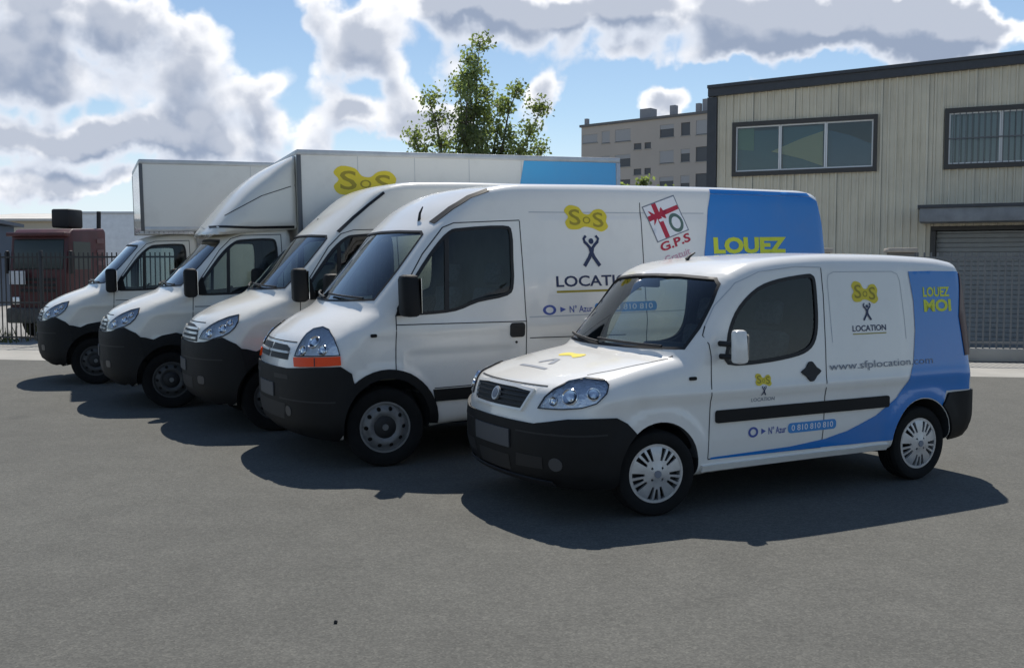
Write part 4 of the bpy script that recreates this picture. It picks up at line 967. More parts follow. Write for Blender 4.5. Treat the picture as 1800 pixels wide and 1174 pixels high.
def deflector_van():
    v = Van('box_van', CAB, POSE['deflector'])
    tag(v.root, 'white box van with curved roof deflector and blue panel high on its box', 'van', 'rental vans parked in a row')
    daily(v, M_CREAM, False); chassis(v, 5.2)
    o = cargo_box(v, 2.555, 7.15, .95, 3.17, 1.06)
    fb = Body([(1.36, 2.13, .03), (1.42, 2.22, .05), (1.60, 2.44, .15), (1.90, 2.76, .2), (2.20, 2.985, .2), (2.545, 3.145, .02), (2.545, 2.20, .02), (2.3, 2.18, .05)], 1.0, 2.3, .02, (.10, .12), (2.2, 2.6), .14, 2.56, (1.9, 2.42, 2.42, 2.55), rear=0, crown=.02, tuck=0)
    V, F = ray_mesh(fb, fb.F, (1.30, 2.56, 1.06, 2.08, 3.2), fb.spine, 60, 24, 26, 10)
    d = link_mesh('roof_deflector', V, F, M_CREAM, v.root, 50)
    sv = v.B; v.B = fb
    for sg in (-1, 1):
        v.line('shut_line', 'side', [(1.66, 2.36), (2.1, 2.60), (2.52, 2.74)], .010, sg=sg, parent=d)
        v.line('deflector_lip', 'side', [(1.44, 2.225), (1.7, 2.215), (2.0, 2.205), (2.5, 2.215)], .03, M_TRIM, .004, sg=sg, parent=d)
    v.B = box_body(2.555, 7.15, .95, 3.17, 1.06)
    for sg in (-1, 1):
        v.patch('blue_panel', 'side', [(5.66, 3.112), (7.095, 3.112), (7.095, 1.05), (4.9, 1.05), (5.3, 1.6), (5.5, 2.3)], M_CYAN, .004, 0, res=.2, sg=sg)
    v.logo(3.42, 2.79, .84, .38)
    v.figure(3.46, 2.0, .5); v.text('lettering', 'side', 'LOCATION', 2.85, 1.72, 4.2, 1.90, M_NAVY, .004, .02)
    v.B = sv
    return v
def luton_van():
    v = Van('box_van', CAB, POSE['luton'])
    tag(v.root, 'white box van whose square cargo box reaches forward over the cab, far left', 'van', 'rental vans parked in a row')
    daily(v, M_CREAM, False); chassis(v, 4.9)
    cargo_box(v, 2.62, 6.5, .95, 3.31, 1.06, over=(1.66, 2.27))
    return v

v1 = small_van(); v2 = big_van(); v3 = tall_van(); v4 = deflector_van(); v5 = luton_van()
# ---------------------------------------------------------------- ground
def asphalt():
    m = bpy.data.materials.new('asphalt'); m.use_nodes = True; nt = m.node_tree; b = nt.nodes['Principled BSDF']
    tc = nd(nt, 'ShaderNodeTexCoord'); o = tc.outputs['Object']
    big = noise(nt, o, .16, 5, .6); mid = noise(nt, o, 2.6, 6, .7); fine = noise(nt, o, 22, 4, .75)
    vo = nd(nt, 'ShaderNodeTexVoronoi'); vo.inputs['Scale'].default_value = 95; lk(nt, o, vo.inputs['Vector'])
    f = mth(nt, 'ADD', mth(nt, 'MULTIPLY', big, .45), mth(nt, 'MULTIPLY', mid, .35)); f = mth(nt, 'ADD', f, mth(nt, 'MULTIPLY', mth(nt, 'SUBTRACT', fine, .2), .5))
    base = ramp(nt, f, [(.40, (.088, .0865, .077)), (.55, (.110, .108, .096)), (.70, (.136, .133, .118))])
    st = ramp(nt, vo.outputs['Color'], [(.15, (.62, .62, .62)), (.6, (1.0, 1.0, 1.0)), (.93, (1.55, 1.53, 1.48))])
    mx = nd(nt, 'ShaderNodeMix', data_type='RGBA', blend_type='MULTIPLY'); mx.inputs[0].default_value = .5; lk(nt, base, mx.inputs[6]); lk(nt, st, mx.inputs[7])
    # a few old oil drips
    sp = noise(nt, o, .75, 2, .4); spot = sstepn(nt, sp, .70, .80); m2 = nd(nt, 'ShaderNodeMix', data_type='RGBA', blend_type='MULTIPLY')
    lk(nt, mth(nt, 'MULTIPLY', spot, .5), m2.inputs[0]); lk(nt, mx.outputs[2], m2.inputs[6]); m2.inputs[7].default_value = (.55, .55, .57, 1)
    lk(nt, m2.outputs[2], b.inputs['Base Color']); b.inputs['Roughness'].default_value = .88; b.inputs['Specular IOR Level'].default_value = .3
    h = mth(nt, 'ADD', vo.outputs['Distance'], mth(nt, 'MULTIPLY', fine, .6)); bn = nd(nt, 'ShaderNodeBump'); bn.inputs['Strength'].default_value = .3; bn.inputs['Distance'].default_value = .006
    lk(nt, h, bn.inputs['Height']); lk(nt, bn.outputs[0], b.inputs['Normal']); return m
M_ASPH = asphalt()
M_CONC = mat('pale_concrete', (.36, .345, .31), .9, var=.14, vscale=1.2, bump=.3, bscale=30)
M_EARTH = mat('dry_ground', (.20, .185, .14), .95, var=.25, vscale=.4, bump=.3)
def quad(name, pts, z, m, kind='structure', th=None):
    V = [(x, y, z) for x, y in pts]; o = link_mesh(name, V, [tuple(range(len(V)))], m, None, 0); tag(o, kind=kind); return o
quad('ground', [(-900, -300), (900, -300), (900, 1500), (-900, 1500)], -.02, M_EARTH)
quad('yard', [(-60, -25), (60, -25), (60, 14), (12.5, 14.9), (-30, 22.4), (-60, 28)], 0.0, M_ASPH)
# fence line runs from far left to near right
FA = np.array([-17.5, 24.0]); FB = np.array([14.5, 17.29]); fd = (FB - FA) / np.linalg.norm(FB - FA); fn = np.array([fd[1], -fd[0]])
if fn[1] > 0: fn = -fn
def fl(t, w=0.): return FA + fd * t + fn * w
def strip(name, t0, t1, w0, w1, z, m):
    return quad(name, [tuple(fl(t0, w0)), tuple(fl(t1, w0)), tuple(fl(t1, w1)), tuple(fl(t0, w1))], z, m)
strip('pavement', -12, 45, -.5, 4.2, -.008, M_CONC)
strip('rear_yard', -12, 60, -.5, -40, -.010, mat('rear_yard_concrete', (.27, .26, .24), .92, var=.15, vscale=.5))
tm = 14.0
FLEN = float(np.linalg.norm(FB - FA)); fang = math.atan2(fd[1], fd[0])

# ---------------------------------------------------------------- fence of upright bars
def fence(t0, t1, m, label, zb, h, rails, wall=None, step=.118, bw=.010):
    p = fl(t0); root = empty('metal_fence', (p[0], p[1], 0), (0, 0, fang)); tag(root, label, 'fence')
    L = t1 - t0
    if wall:
        MB().box((0, -.11, 0), (L, .11, wall), .015).make('plinth', M_CONC, root, 30)
    for z in rails: MB().box((0, -.022, z - .02), (L, .022, z + .02)).make('rail', m, root, 0)
    b0 = MB().box((-bw, -.010, zb), (bw, .010, h)).make('bar', m, root, 0); n = int(L / step)
    b0.location = (step * .5, 0, 0)
    for k in range(1, n):
        b = b0.copy(); col.objects.link(b); b.parent = root; b.location = (step * (k + .5), 0, 0)
    k = 0.
    while k <= L + .01:
        MB().box((k - .035, -.035, 0), (k + .035, .035, h + .05), .006).make('post', m, root, 30); k += L / max(1, round(L / 2.5))
    return root
M_FBLK = mat('fence_black', (.018, .019, .022), .5)
M_FGRY = mat('fence_grey', (.17, .175, .18), .5, metal=.2)
fence(0.0, 14.0, M_FBLK, 'black barred metal fence in front of the red lorry', .10, 2.08, (.16, .95, 1.98))
fence(25.6, FLEN + 2, M_FGRY, 'grey barred fence on a low concrete plinth before the beige shed', .24, 2.02, (.34, 1.92), wall=.24, bw=.014)
def pillar(px_t, w, label):
    p = fl(px_t); root = empty('gate_pillar', (p[0], p[1], 0), (0, 0, fang)); tag(root, label, 'pillar', 'stone gate pillars')
    MB().box((-w / 2, -.22, 0), (w / 2, .22, 2.02), .01).make('shaft', mat('pillar_render', (.20, .19, .175), .9, var=.2, vscale=4, bump=.3), root, 30)
    MB().box((-w / 2 - .05, -.28, 2.02), (w / 2 + .05, .28, 2.10), .015).make('cap', mat('pillar_cap', (.45, .40, .34), .9, var=.15, vscale=5, bump=.2), root, 30)
pillar(23.75, .62, 'rendered gate pillar with flat stone cap, left of the two, nearer the blue van tail')
pillar(25.35, .42, 'rendered gate pillar with flat stone cap beside the roller door, right of the two')
# small dark entry plate on a post next to the pillar
p = fl(23.28, .1); er = empty('entry_sign', (p[0], p[1], 0), (0, 0, fang)); tag(er, 'small dark entry sign on a thin post beside the gate pillar', 'sign')
MB().tube([(0, 0, 0), (0, 0, 2.05)], .02, 8).make('post', M_FBLK, er); MB().box((-.09, -.03, 2.04), (.09, .03, 2.27), .01).make('panel', M_FBLK, er, 30)
for sx in (-.05, .045): MB().box((sx - .006, -.034, 2.08), (sx + .006, -.0305, 2.22)).make('panel_mark', M_GREY, er, 0)

# ---------------------------------------------------------------- beige shed with ribbed cladding
SA = R(24.2); SC = (5.16, 25.8)
shed = empty('warehouse', (SC[0], SC[1], 0), (0, 0, -SA)); tag(shed, 'beige ribbed metal warehouse with dark roof edge behind the grey fence', 'building')
M_CLAD = mat('beige_cladding', (.74, .67, .52), .55, var=.10, vscale=1.1)
_nt = M_CLAD.node_tree; _b = _nt.nodes['Principled BSDF']; _tc = nd(_nt, 'ShaderNodeTexCoord'); _mp = nd(_nt, 'ShaderNodeMapping'); _mp.inputs['Scale'].default_value = (7, 1, .35); lk(_nt, _tc.outputs['Object'], _mp.inputs[0])
_s = noise(_nt, _mp.outputs[0], 1.6, 6, .7); _mx = nd(_nt, 'ShaderNodeMix', data_type='RGBA', blend_type='MULTIPLY'); lk(_nt, _b.inputs['Base Color'].links[0].from_socket, _mx.inputs[6])
_mx.inputs[7].default_value = (.72, .68, .60, 1); lk(_nt, mth(_nt, 'MULTIPLY', sstepn(_nt, _s, .45, .75), .65), _mx.inputs[0]); lk(_nt, _mx.outputs[2], _b.inputs['Base Color'])
M_FRAME = mat('window_frame_dark', (.055, .050, .045), .5)
M_WFRAME = mat('window_frame_white', (.85, .85, .83), .45)
SW, SD = 15.0, 12.0
def roofz(u): return 6.13 + .034 * u
opens = [(.52, 3.95, 4.10, 5.37), (5.47, 8.90, 4.08, 5.40), (5.20, 9.6, 0, 2.72)]
us = sorted(set([round(k * 1.02, 3) for k in range(int(SW / 1.02) + 1)] + [o[0] for o in opens] + [o[1] for o in opens] + [SW]))
def sheet(u0, u1, z0, z1a, z1b):
    """one ribbed metal sheet (y towards the yard is negative)"""
    P = []; step = .17; k = math.floor(u0 / step) * step
    xs = []
    while k < u1 + step:
        for du, h in ((0, 0), (.105, 0), (.120, .035), (.155, .035), (.17, 0)): xs.append((k + du, h))
        k += step
    xs = [(x, h) for x, h in xs if u0 < x < u1]; xs = [(u0, xs[0][1] if xs else 0)] + xs + [(u1, xs[-1][1] if xs else 0)]
    V = []; F = []
    for x, h in xs:
        t = (x - u0) / (u1 - u0); V += [(x, -h, z0), (x, -h, z1a + (z1b - z1a) * t)]
    for i in range(len(xs) - 1): F.append((2 * i, 2 * i + 2, 2 * i + 3, 2 * i + 1))
    return V, F
for a, b in zip(us[:-1], us[1:]):
    if b - a < .02: continue
    mid = (a + b) / 2; segs = [(0.0, None)]
    zs = [0.0]; cuts = sorted([(o[2], o[3]) for o in opens if o[0] - .001 <= mid <= o[1] + .001]); cur = 0.0; out = []
    for lo, hi in cuts:
        if lo - cur > .02: out.append((cur, lo, lo))
        cur = hi
    out.append((cur, roofz(a), roofz(b)))
    for z0, za, zb in out:
        V, F = sheet(a + .002, b - .002, z0, za, zb); link_mesh('cladding_sheet', V, F, M_CLAD, shed, 0)
# body behind the sheets
q = MB()
for (u0, u1, z0, z1) in [(0, .52, 0, 5.98), (.52, 3.95, 0, 4.08), (.52, 3.95, 5.40, 6.12), (3.95, 5.2, 0, 6.05), (5.2, 5.47, 2.74, 6.08), (5.47, 8.9, 2.74, 4.06), (5.47, 8.9, 5.42, 6.26), (8.9, 9.6, 2.74, 6.4), (9.6, SW, 0, 6.42)]:
    q.box((u0 + .001, .03, z0), (u1 - .001, .22, z1))
q.make('wall_core', M_DARK, shed, 0)
q = MB(); q.box((.0, .23, 0), (.2, SD, 5.95)); q.box((SW - .2, .23, 0), (SW, SD, 6.3)); q.box((0, SD, 0), (SW, SD + .2, 6.2)); q.make('side_wall', M_CLAD, shed, 0)
def sloped(name, u0, u1, y0, y1, d0, d1, m):
    V = []
    for u in (u0, u1):
        z = roofz(u); V += [(u, y0, z + d0), (u, y1, z + d0), (u, y1, z + d1), (u, y0, z + d1)]
    link_mesh(name, V, [(0, 1, 2, 3), (7, 6, 5, 4), (0, 4, 5, 1), (1, 5, 6, 2), (2, 6, 7, 3), (3, 7, 4, 0)], m, shed, 0)
M_ROOF = mat('roof_edge_dark', (.055, .058, .065), .5, var=.15)
sloped('roof', -.1, SW + .2, .0, SD + .3, .0, .12, M_ROOF)
sloped('fascia', -.12, SW + .2, -.14, -.002, -.03, .22, M_ROOF)
sloped('gutter_lip', -.13, SW + .2, -.19, -.142, .17, .25, M_ROOF)
MB().box((-.14, -.10, 0), (.10, .02, 6.08)).make('corner_flashing', M_ROOF, shed, 0)
def win(u0, u1, z0, z1, n, bars=False):
    root = MB(); f = .07
    root.box((u0 - .02, -.09, z0 - .04), (u1 + .02, .05, z0 + f)); root.box((u0 - .02, -.09, z1 - f), (u1 + .02, .05, z1 + .04)); root.box((u0 - .02, -.09, z0 + f), (u0 + f, .05, z1 - f)); root.box((u1 - f, -.09, z0 + f), (u1 + .02, .05, z1 - f))
    o = root.make('window', M_FRAME, shed, 0)
    a, b = u0 + f, u1 - f; w = (b - a) / n
    for k in range(n):
        x0, x1 = a + k * w, a + (k + 1) * w; g = .035; s = MB()
        s.box((x0 + .004, -.045, z0 + f), (x0 + g, .02, z1 - f)); s.box((x1 - g, -.045, z0 + f), (x1 - .004, .02, z1 - f)); s.box((x0 + g, -.045, z0 + f), (x1 - g, .02, z0 + f + g)); s.box((x0 + g, -.045, z1 - f - g), (x1 - g, .02, z1 - f)); s.make('sash', M_WFRAME, o, 0)
        MB().box((x0 + g, -.012, z0 + f + g), (x1 - g, -.006, z1 - f - g)).make('pane', glass('building_glass', (.80, .86, .86)), o, 0)
    if bars:
        k = a + .1
        while k < b: MB().box((k - .009, -.082, z0 + f), (k + .009, -.064, z1 - f)).make('window_bar', M_FGRY, o, 0); k += .13
        MB().box((a, -.063, (z0 + z1) / 2 - .015), (b, -.05, (z0 + z1) / 2 + .015)).make('window_bar', M_FGRY, o, 0)
    return o
w1 = win(.52, 3.95, 4.10, 5.37, 3); w2 = win(5.47, 8.90, 4.08, 5.40, 3, True)
# rooms behind the glass: walls, blinds, and coloured sheets imitating reflections
room = mat('room_wall', (.30, .29, .25), .9)
for (u0, u1, z0, z1) in opens[:2]:
    q = MB(); q.box((u0 - .3, 2.6, z0 - .7), (u1 + .3, 2.7, z1 + .3)); q.box((u0 - .3, .23, z1 + .3), (u1 + .3, 2.7, z1 + .4)); q.box((u0 - .3, .23, z0 - .8), (u1 + .3, 2.7, z0 - .7)); q.box((u0 - .4, .23, z0 - .7), (u0 - .3, 2.7, z1 + .3)); q.box((u1 + .3, .23, z0 - .7), (u1 + .4, 2.7, z1 + .3)); q.make('room', room, shed, 0)
def pane_piece(pts, y, m, par):
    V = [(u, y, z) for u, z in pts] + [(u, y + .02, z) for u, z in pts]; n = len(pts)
    link_mesh('reflection_or_slat', V, [tuple(range(n))[::-1], tuple(range(n, 2 * n))] + [(i, (i + 1) % n, (i + 1) % n + n, i + n) for i in range(n)], m, par, 0)
m_teal = mat('reflection_teal', (.10, .22, .25), .8); m_sand = mat('reflection_sand', (.80, .68, .36), .8); m_grn = mat('reflection_green', (.28, .42, .24), .8); m_blu = mat('reflection_blue', (.09, .17, .27), .8)  # reflections of the buildings opposite, painted as flat coloured sheets
pane_piece([(.62, 4.2), (1.62, 4.2), (1.62, 5.2), (1.0, 5.2), (.62, 5.05)], .10, m_teal, w1); pane_piece([(.62, 4.75), (1.02, 4.70), (1.02, 5.26), (.62, 5.26)], .07, m_grn, w1)
pane_piece([(1.74, 4.2), (2.70, 4.2), (2.70, 5.25), (1.74, 5.25)], .12, m_teal, w1); pane_piece([(1.45, 4.66), (2.2, 4.95), (2.70, 5.10), (2.70, 4.25), (2.2, 4.45)], .08, m_sand, w1)
pane_piece([(2.82, 4.2), (3.86, 4.2), (3.86, 4.72), (3.3, 4.98), (2.82, 5.12)], .09, m_blu, w1)
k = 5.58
while k < 8.85: pane_piece([(k, 4.16), (k + .085, 4.16), (k + .085, 5.32), (k, 5.32)], .10, mat('blind_slat', (.55, .56, .56), .7), w2); k += .125
# canopy and roller door
cn = MB().box((4.98, -.95, 2.78), (10.0, -.04, 3.10), .02).make('canopy', mat('canopy_grey', (.27, .28, .29), .7, var=.25, vscale=2), shed, 30)
MB().box((4.94, -.99, 3.10), (10.04, -.04, 3.17)).make('canopy_flashing', M_ROOF, cn, 0)
MB().box((5.20, .02, 2.62), (9.6, .2, 2.735)).make('door_lintel', M_FRAME, shed, 0)
MB().box((5.205, -.05, 0), (5.32, .2, 2.61)).make('door_jamb', M_FRAME, shed, 0); MB().box((9.48, -.05, 0), (9.595, .2, 2.61)).make('door_jamb', M_FRAME, shed, 0)
dr = empty('roller_door', (0, 0, 0), (0, 0, 0), shed)
z = .02
while z < 2.58:
    MB().box((5.33, .08, z), (9.47, .14, min(z + .105, 2.6)), .012).make('door_slat', mat('roller_door_grey', (.30, .30, .285), .6, var=.12, vscale=3), dr, 30); z += .11

# ---------------------------------------------------------------- apartment block
AA = R(40); apt = empty('apartment_block', (.069 * 106, 106, 0), (0, 0, -AA)); tag(apt, 'grey-beige flat-roofed apartment block with small windows beyond the warehouse', 'building')
M_APT = mat('apartment_render', (.50, .452, .41), .9, var=.07, vscale=.12)
M_AWIN = mat('apartment_glass', (.09, .095, .105), .4)
M_SHUT = mat('apartment_shutter', (.40, .40, .41), .7)
AW = 34.
ac = [(1.1, 1.9, .9), (3.1, 1.0, 1.25), (5.2, 1.9, 1.25), (7.0, .9, .62), (8.2, .75, .62), (10.4, 1.6, 1.25), (12.5, 1.0, 1.25), (14.6, 1.9, 1.4), (17, 1, 1.25), (19.5, 1.6, 1.25), (22, .8, .62), (24.5, 1.6, 1.25), (27, 1., 1.25), (30, 1.6, 1.25)]
holes = []
for fl_ in range(6):
    zc = 15.35 - 2.55 * fl_
    for i, (u, w, h) in enumerate(ac):
        zz = zc - (1.25 if h < .7 else 0)
        if zz - h / 2 < .3: continue
        holes.append((u - w / 2, u + w / 2, zz - h / 2, zz + h / 2, i, fl_))
V, T = tri2d([(0, 0), (AW, 0), (AW, 16.6), (0, 16.6)], [[(a, c), (b, c), (b, d), (a, d)] for a, b, c, d, _, _ in holes], 60)
P3 = np.stack([V[:, 0], np.zeros(len(V)), V[:, 1]], 1); W_, F_ = thicken(P3, np.tile([0, -1., 0], (len(P3), 1)), T, 0, .25); link_mesh('wall', W_, F_, M_APT, apt, 0)
MB().box((0, .26, 0), (.25, 11, 16.6)).box((AW - .25, .26, 0), (AW, 11, 16.6)).box((.25, 10.75, 0), (AW - .25, 11, 16.6)).make('wall', M_APT, apt, 0)
rf = MB().box((-.15, -.18, 16.602), (AW + .15, 11.2, 16.85)).make('roof', mat('apartment_roof_edge', (.16, .16, .165), .8), apt, 0)
for (u0, u1, y0, y1, h) in ((5.95, 7.25, 2.0, 3.2, 1.3), (9.5, 10.1, 2, 2.6, 1.3), (12.45, 12.9, 2, 2.5, 1.2), (13.2, 13.8, 2, 2.6, 1.55), (.1, .45, .4, .8, .7), (20, 21.4, 2, 3.4, 1.7)):
    MB().box((u0, y0, 16.85), (u1, y1, 16.85 + h)).make('chimney', mat('chimney_grey', (.30, .30, .31), .85), rf, 0)
rnd = random.Random(3)
for a, b, c, d, i, f_ in holes:
    o = MB().box((a + .002, .10, c + .002), (b - .002, .16, d - .002)).make('window', M_AWIN, apt, 0)
    if d - c > .7 and rnd.random() < .55:
        hh = rnd.choice((.35, .6, .95)) * (d - c); MB().box((a + .004, .04, d - hh), (b - .004, .095, d - .004)).make('shutter', M_SHUT, o, 0)
    MB().box((a - .06, -.06, c - .08), (b + .06, .09, c - .002)).make('window_sill', mat('sill_stone', (.36, .35, .33), .9), o, 0)

# ---------------------------------------------------------------- trees
def leaf_mat(name, c, trans):
    m = bpy.data.materials.new(name); m.use_nodes = True; nt = m.node_tree; b = nt.nodes['Principled BSDF']
    oi = nd(nt, 'ShaderNodeNewGeometry'); f = nd(nt, 'ShaderNodeTexNoise'); f.inputs['Scale'].default_value = 1.1; lk(nt, oi.outputs['Position'], f.inputs['Vector'])
    cc = ramp(nt, f.outputs['Fac'], [(.3, tuple(v * .62 for v in c)), (.7, tuple(v * 1.4 for v in c))]); lk(nt, cc, b.inputs['Base Color']); b.inputs['Roughness'].default_value = .55
    tr = nd(nt, 'ShaderNodeBsdfTranslucent'); c2 = nd(nt, 'ShaderNodeMix', data_type='RGBA', blend_type='MULTIPLY'); c2.inputs[0].default_value = 1; lk(nt, cc, c2.inputs[6]); c2.inputs[7].default_value = (1.5, 1.7, .7, 1); lk(nt, c2.outputs[2], tr.inputs[0])
    mx = nd(nt, 'ShaderNodeMixShader'); mx.inputs[0].default_value = trans; out = nt.nodes['Material Output']; lk(nt, b.outputs[0], mx.inputs[1]); lk(nt, tr.outputs[0], mx.inputs[2]); lk(nt, mx.outputs[0], out.inputs[0]); return m
M_LEAF = leaf_mat('poplar_leaf', (.20, .225, .125), .55)
M_BARK = mat('bark', (.10, .085, .065), .9, var=.3, vscale=8, bump=.5)
def tree(name, loc, label, limbs, trunk_h, r0, leaf, nleaf, seed, m=M_LEAF):
    """limbs: (tip x, tip y, tip z, start z, spread)"""
    rg = random.Random(seed); root = empty(name, loc); tag(root, label, 'tree')
    q = MB().tube([(0, 0, 0), (.03, .02, trunk_h * .5), (0, 0, trunk_h)], r0, 10, rs=[r0 * 1.25, r0, r0 * .8])
    tips = []
    def tw(): return Vector((rg.gauss(0, 1), rg.gauss(0, 1), rg.gauss(0, 1)))
    for (x, y, z, sz, spread) in limbs:
        a = Vector((0, 0, sz)); b = Vector((x, y, z)); pts = []; rs = []
        n = 7
        for i in range(n + 1):
            t = i / n; bend = Vector((x * (t ** .6 - t) * .6, y * (t ** .6 - t) * .6, 0)); pts.append(a.lerp(b, t) + bend + tw() * .05); rs.append(max(.012, r0 * .55 * (1 - t) + .01))
        q.tube([p[:] for p in pts], .05, 7, rs=rs)
        for i in range(2, n + 1):
            t = i / n
            for k in range(4):
                d = tw(); d.z = abs(d.z) * .8 + .35; d.normalize(); ln = spread * (1.15 - .75 * t) * rg.uniform(.5, 1.1)
                e = pts[i] + Vector((d.x, d.y, d.z * .9)) * ln; q.tube([pts[i][:], ((pts[i] + e) / 2 + tw() * .05)[:], e[:]], .02, 5, rs=[.022, .014, .006]); tips.append((pts[i], e))
    q.make('trunk', M_BARK, root, 60)
    V = []; F = []
    for _ in range(nleaf):
        a, e = rg.choice(tips); t = rg.uniform(.25, 1.08); c = a.lerp(e, t) + tw() * .15
        s = leaf * rg.uniform(.6, 1.25); u = tw().normalized(); w = u.cross(tw()).normalized(); n = len(V)
        V += [(c - u * s)[:], (c + w * s * .62 - u * s * .1)[:], (c + u * s)[:], (c - w * s * .62 - u * s * .1)[:]]; F.append((n, n + 1, n + 2, n + 3))
    link_mesh('crown', V, F, m, root, 0)
TX, TY = -1.35, 31.0
tree('poplar_tree', (TX, TY, 0), 'tall leafy poplar-like tree with several upright limbs rising behind the box vans',
     [(.35, 0, 8.55, 2.0, .60), (-.3, .3, 7.3, 2.2, .85), (-1.15, -.2, 6.9, 2.0, .8), (.0, -.5, 7.6, 2.5, .85), (1.45, .2, 7.2, 2.2, .75), (2.15, -.2, 6.5, 2.0, .75), (1.0, .6, 6.6, 2.2, .9), (-1.7, .4, 5.8, 1.8, .8), (.5, .4, 7.0, 2.4, 1.0), (.1, .1, 8.0, 2.6, .75), (2.2, .3, 5.3, 1.8, .8), (-.8, .5, 5.6, 2.0, .9), (-1.3, -.4, 4.8, 1.6, .9), (1.5, -.4, 5.2, 1.8, .9), (.3, -.6, 5.6, 2.0, 1.0), (2.3, -.5, 4.6, 1.6, .8)],
     2.6, .16, .064, 21000, 11)
tree('shrub_tree', (7.8, 62, 0), 'low green treetop just showing in front of the apartment block', [(.4, 0, 7.0, 2, .9), (-.9, .2, 6.6, 2, .9), (1.3, .1, 6.3, 2, .9), (-2.0, 0, 6.2, 2, .8), (2.2, 0, 6.2, 2, .8)], 2.2, .15, .16, 2600, 5)
# ---------------------------------------------------------------- far left: lorry, white trailer, sheds
def lorry():
    X, Z = -11.45, 25.3
    root = empty('red_lorry', (X, Z, 0), (0, 0, R(-10))); root.scale = (.72, .85, 1.03); tag(root, 'dark red lorry cab with roof hatch parked behind the black fence', 'lorry')
    red = mat('lorry_red', (.075, .016, .019), .5, coat=.1, var=.25, vscale=3)
    gl = glass('lorry_glass', (.35, .42, .40))
    # cab: x across (front faces -y), half width 1.05 ; profile in y,z
    prof = [(-1.05, .55), (-1.05, 1.62), (-.93, 2.48), (-.70, 2.62), (.85, 2.68), (.95, 2.60), (.95, .55)]
    n = len(prof); V = [(-1.08, y, z) for y, z in prof] + [(1.08, y, z) for y, z in prof]
    bm = bmesh.new(); vs = [bm.verts.new(v) for v in V]; bm.faces.new(vs[:n]); bm.faces.new(vs[n:][::-1])
    for i in range(n): bm.faces.new([vs[i], vs[i + n], vs[(i + 1) % n + n], vs[(i + 1) % n]])
    bmesh.ops.recalc_face_normals(bm, faces=bm.faces[:]); bmesh.ops.bevel(bm, geom=bm.edges[:], offset=.06, segments=3, affect='EDGES', profile=.5)
    me = bpy.data.meshes.new('cab'); bm.to_mesh(me); bm.free(); me.materials.append(red); shade(me, 40); c = bpy.data.objects.new('cab', me); col.objects.link(c); c.parent = root
    sl = math.atan2(.12, .86)
    Mx = Matrix.Translation((0, -1.05 + .06, 1.95)) @ Matrix.Rotation(-sl, 4, 'X')
    MB().box((-.94, -.035, -.30), (.94, .0, .42), .03, Mx).make('windscreen', mat('lorry_screen', (.03, .042, .04), .3), root, 30)
    MB().box((-1.10, -1.14, 2.44), (1.10, -.86, 2.53), .02).make('sun_visor', red, root, 30)
    for sg in (-1, 1):
        MB().box((sg * 1.085 - .006, -.72, 1.66), (sg * 1.085 + .006, .12, 2.32), .004).make('side_window', mat('lorry_screen', (.03, .042, .04), .3), root, 0)
        MB().box((sg * 1.20 - .05, -1.05, 1.55), (sg * 1.20 + .05, -.93, 2.1), .03).make('mirror', M_TRIM, root, 30)
        MB().box((sg * .82 - .15, -1.09, .82), (sg * .82 + .15, -1.04, 1.0), .02).make('headlight', M_LAMP, root, 30)
        for k in range(6): MB().box((sg * 1.09 - .012, .45, .95 + k * .27), (sg * 1.09 + .012, .80, 1.06 + k * .27), .006).make('side_vent', mat('lorry_vent', (.16, .08, .08), .5), root, 0)
    for k in range(3): MB().box((-.7, -1.085, 1.12 + .13 * k), (.7, -1.052, 1.19 + .13 * k), .01).make('grille_bar', M_TRIM, root, 30)
    MB().box((-1.10, -1.22, .38), (1.10, -.95, .74), .05).make('front_bumper', mat('lorry_bumper', (.10, .10, .095), .7, var=.3), root, 30)
    MB().box((-.95, -1.23, 1.30), (-.35, -1.20, 1.62), .01).make('notice', M_PAPER, root, 0)
    MB().box((-.35, .05, 2.68), (.35, .75, 3.14), .05).make('roof_hatch', M_TRIM, root, 30)
    MB().tube([(.95, .75, 2.6), (.95, .78, 3.1)], .07, 10).make('air_intake', M_TRIM, root)
    MB().box((-.45, .95, .6), (.45, 7.0, .85)).make('chassis_frame', M_TRIM, root, 0)
    tread = [(.48, -.14), (.5, 0), (.48, .14), (.25, .14), (.25, -.14)]
    for y in (-.1, 3.8, 5.1):
        for sg in (-1, 1):
            w = MB()
            for a, b in zip([0], [0]): w.lathe([(.28, -.15), (.47, -.15), (.50, -.10), (.50, .10), (.47, .15), (.28, .15)], 28, (0, 0, 0))
            w.V = [(-v[1], v[0], v[2]) for v in w.V]; o = w.make('wheel', M_TYRE, root, 35); o.location = (sg * .95, y, .5)
            d = MB().lathe([(.002, -.08), (.28, -.08), (.28, .08), (.002, .08)], 20); d.V = [(-v[1], v[0], v[2]) for v in d.V]; d.make('rim', M_STEEL, o, 35)
lorry()
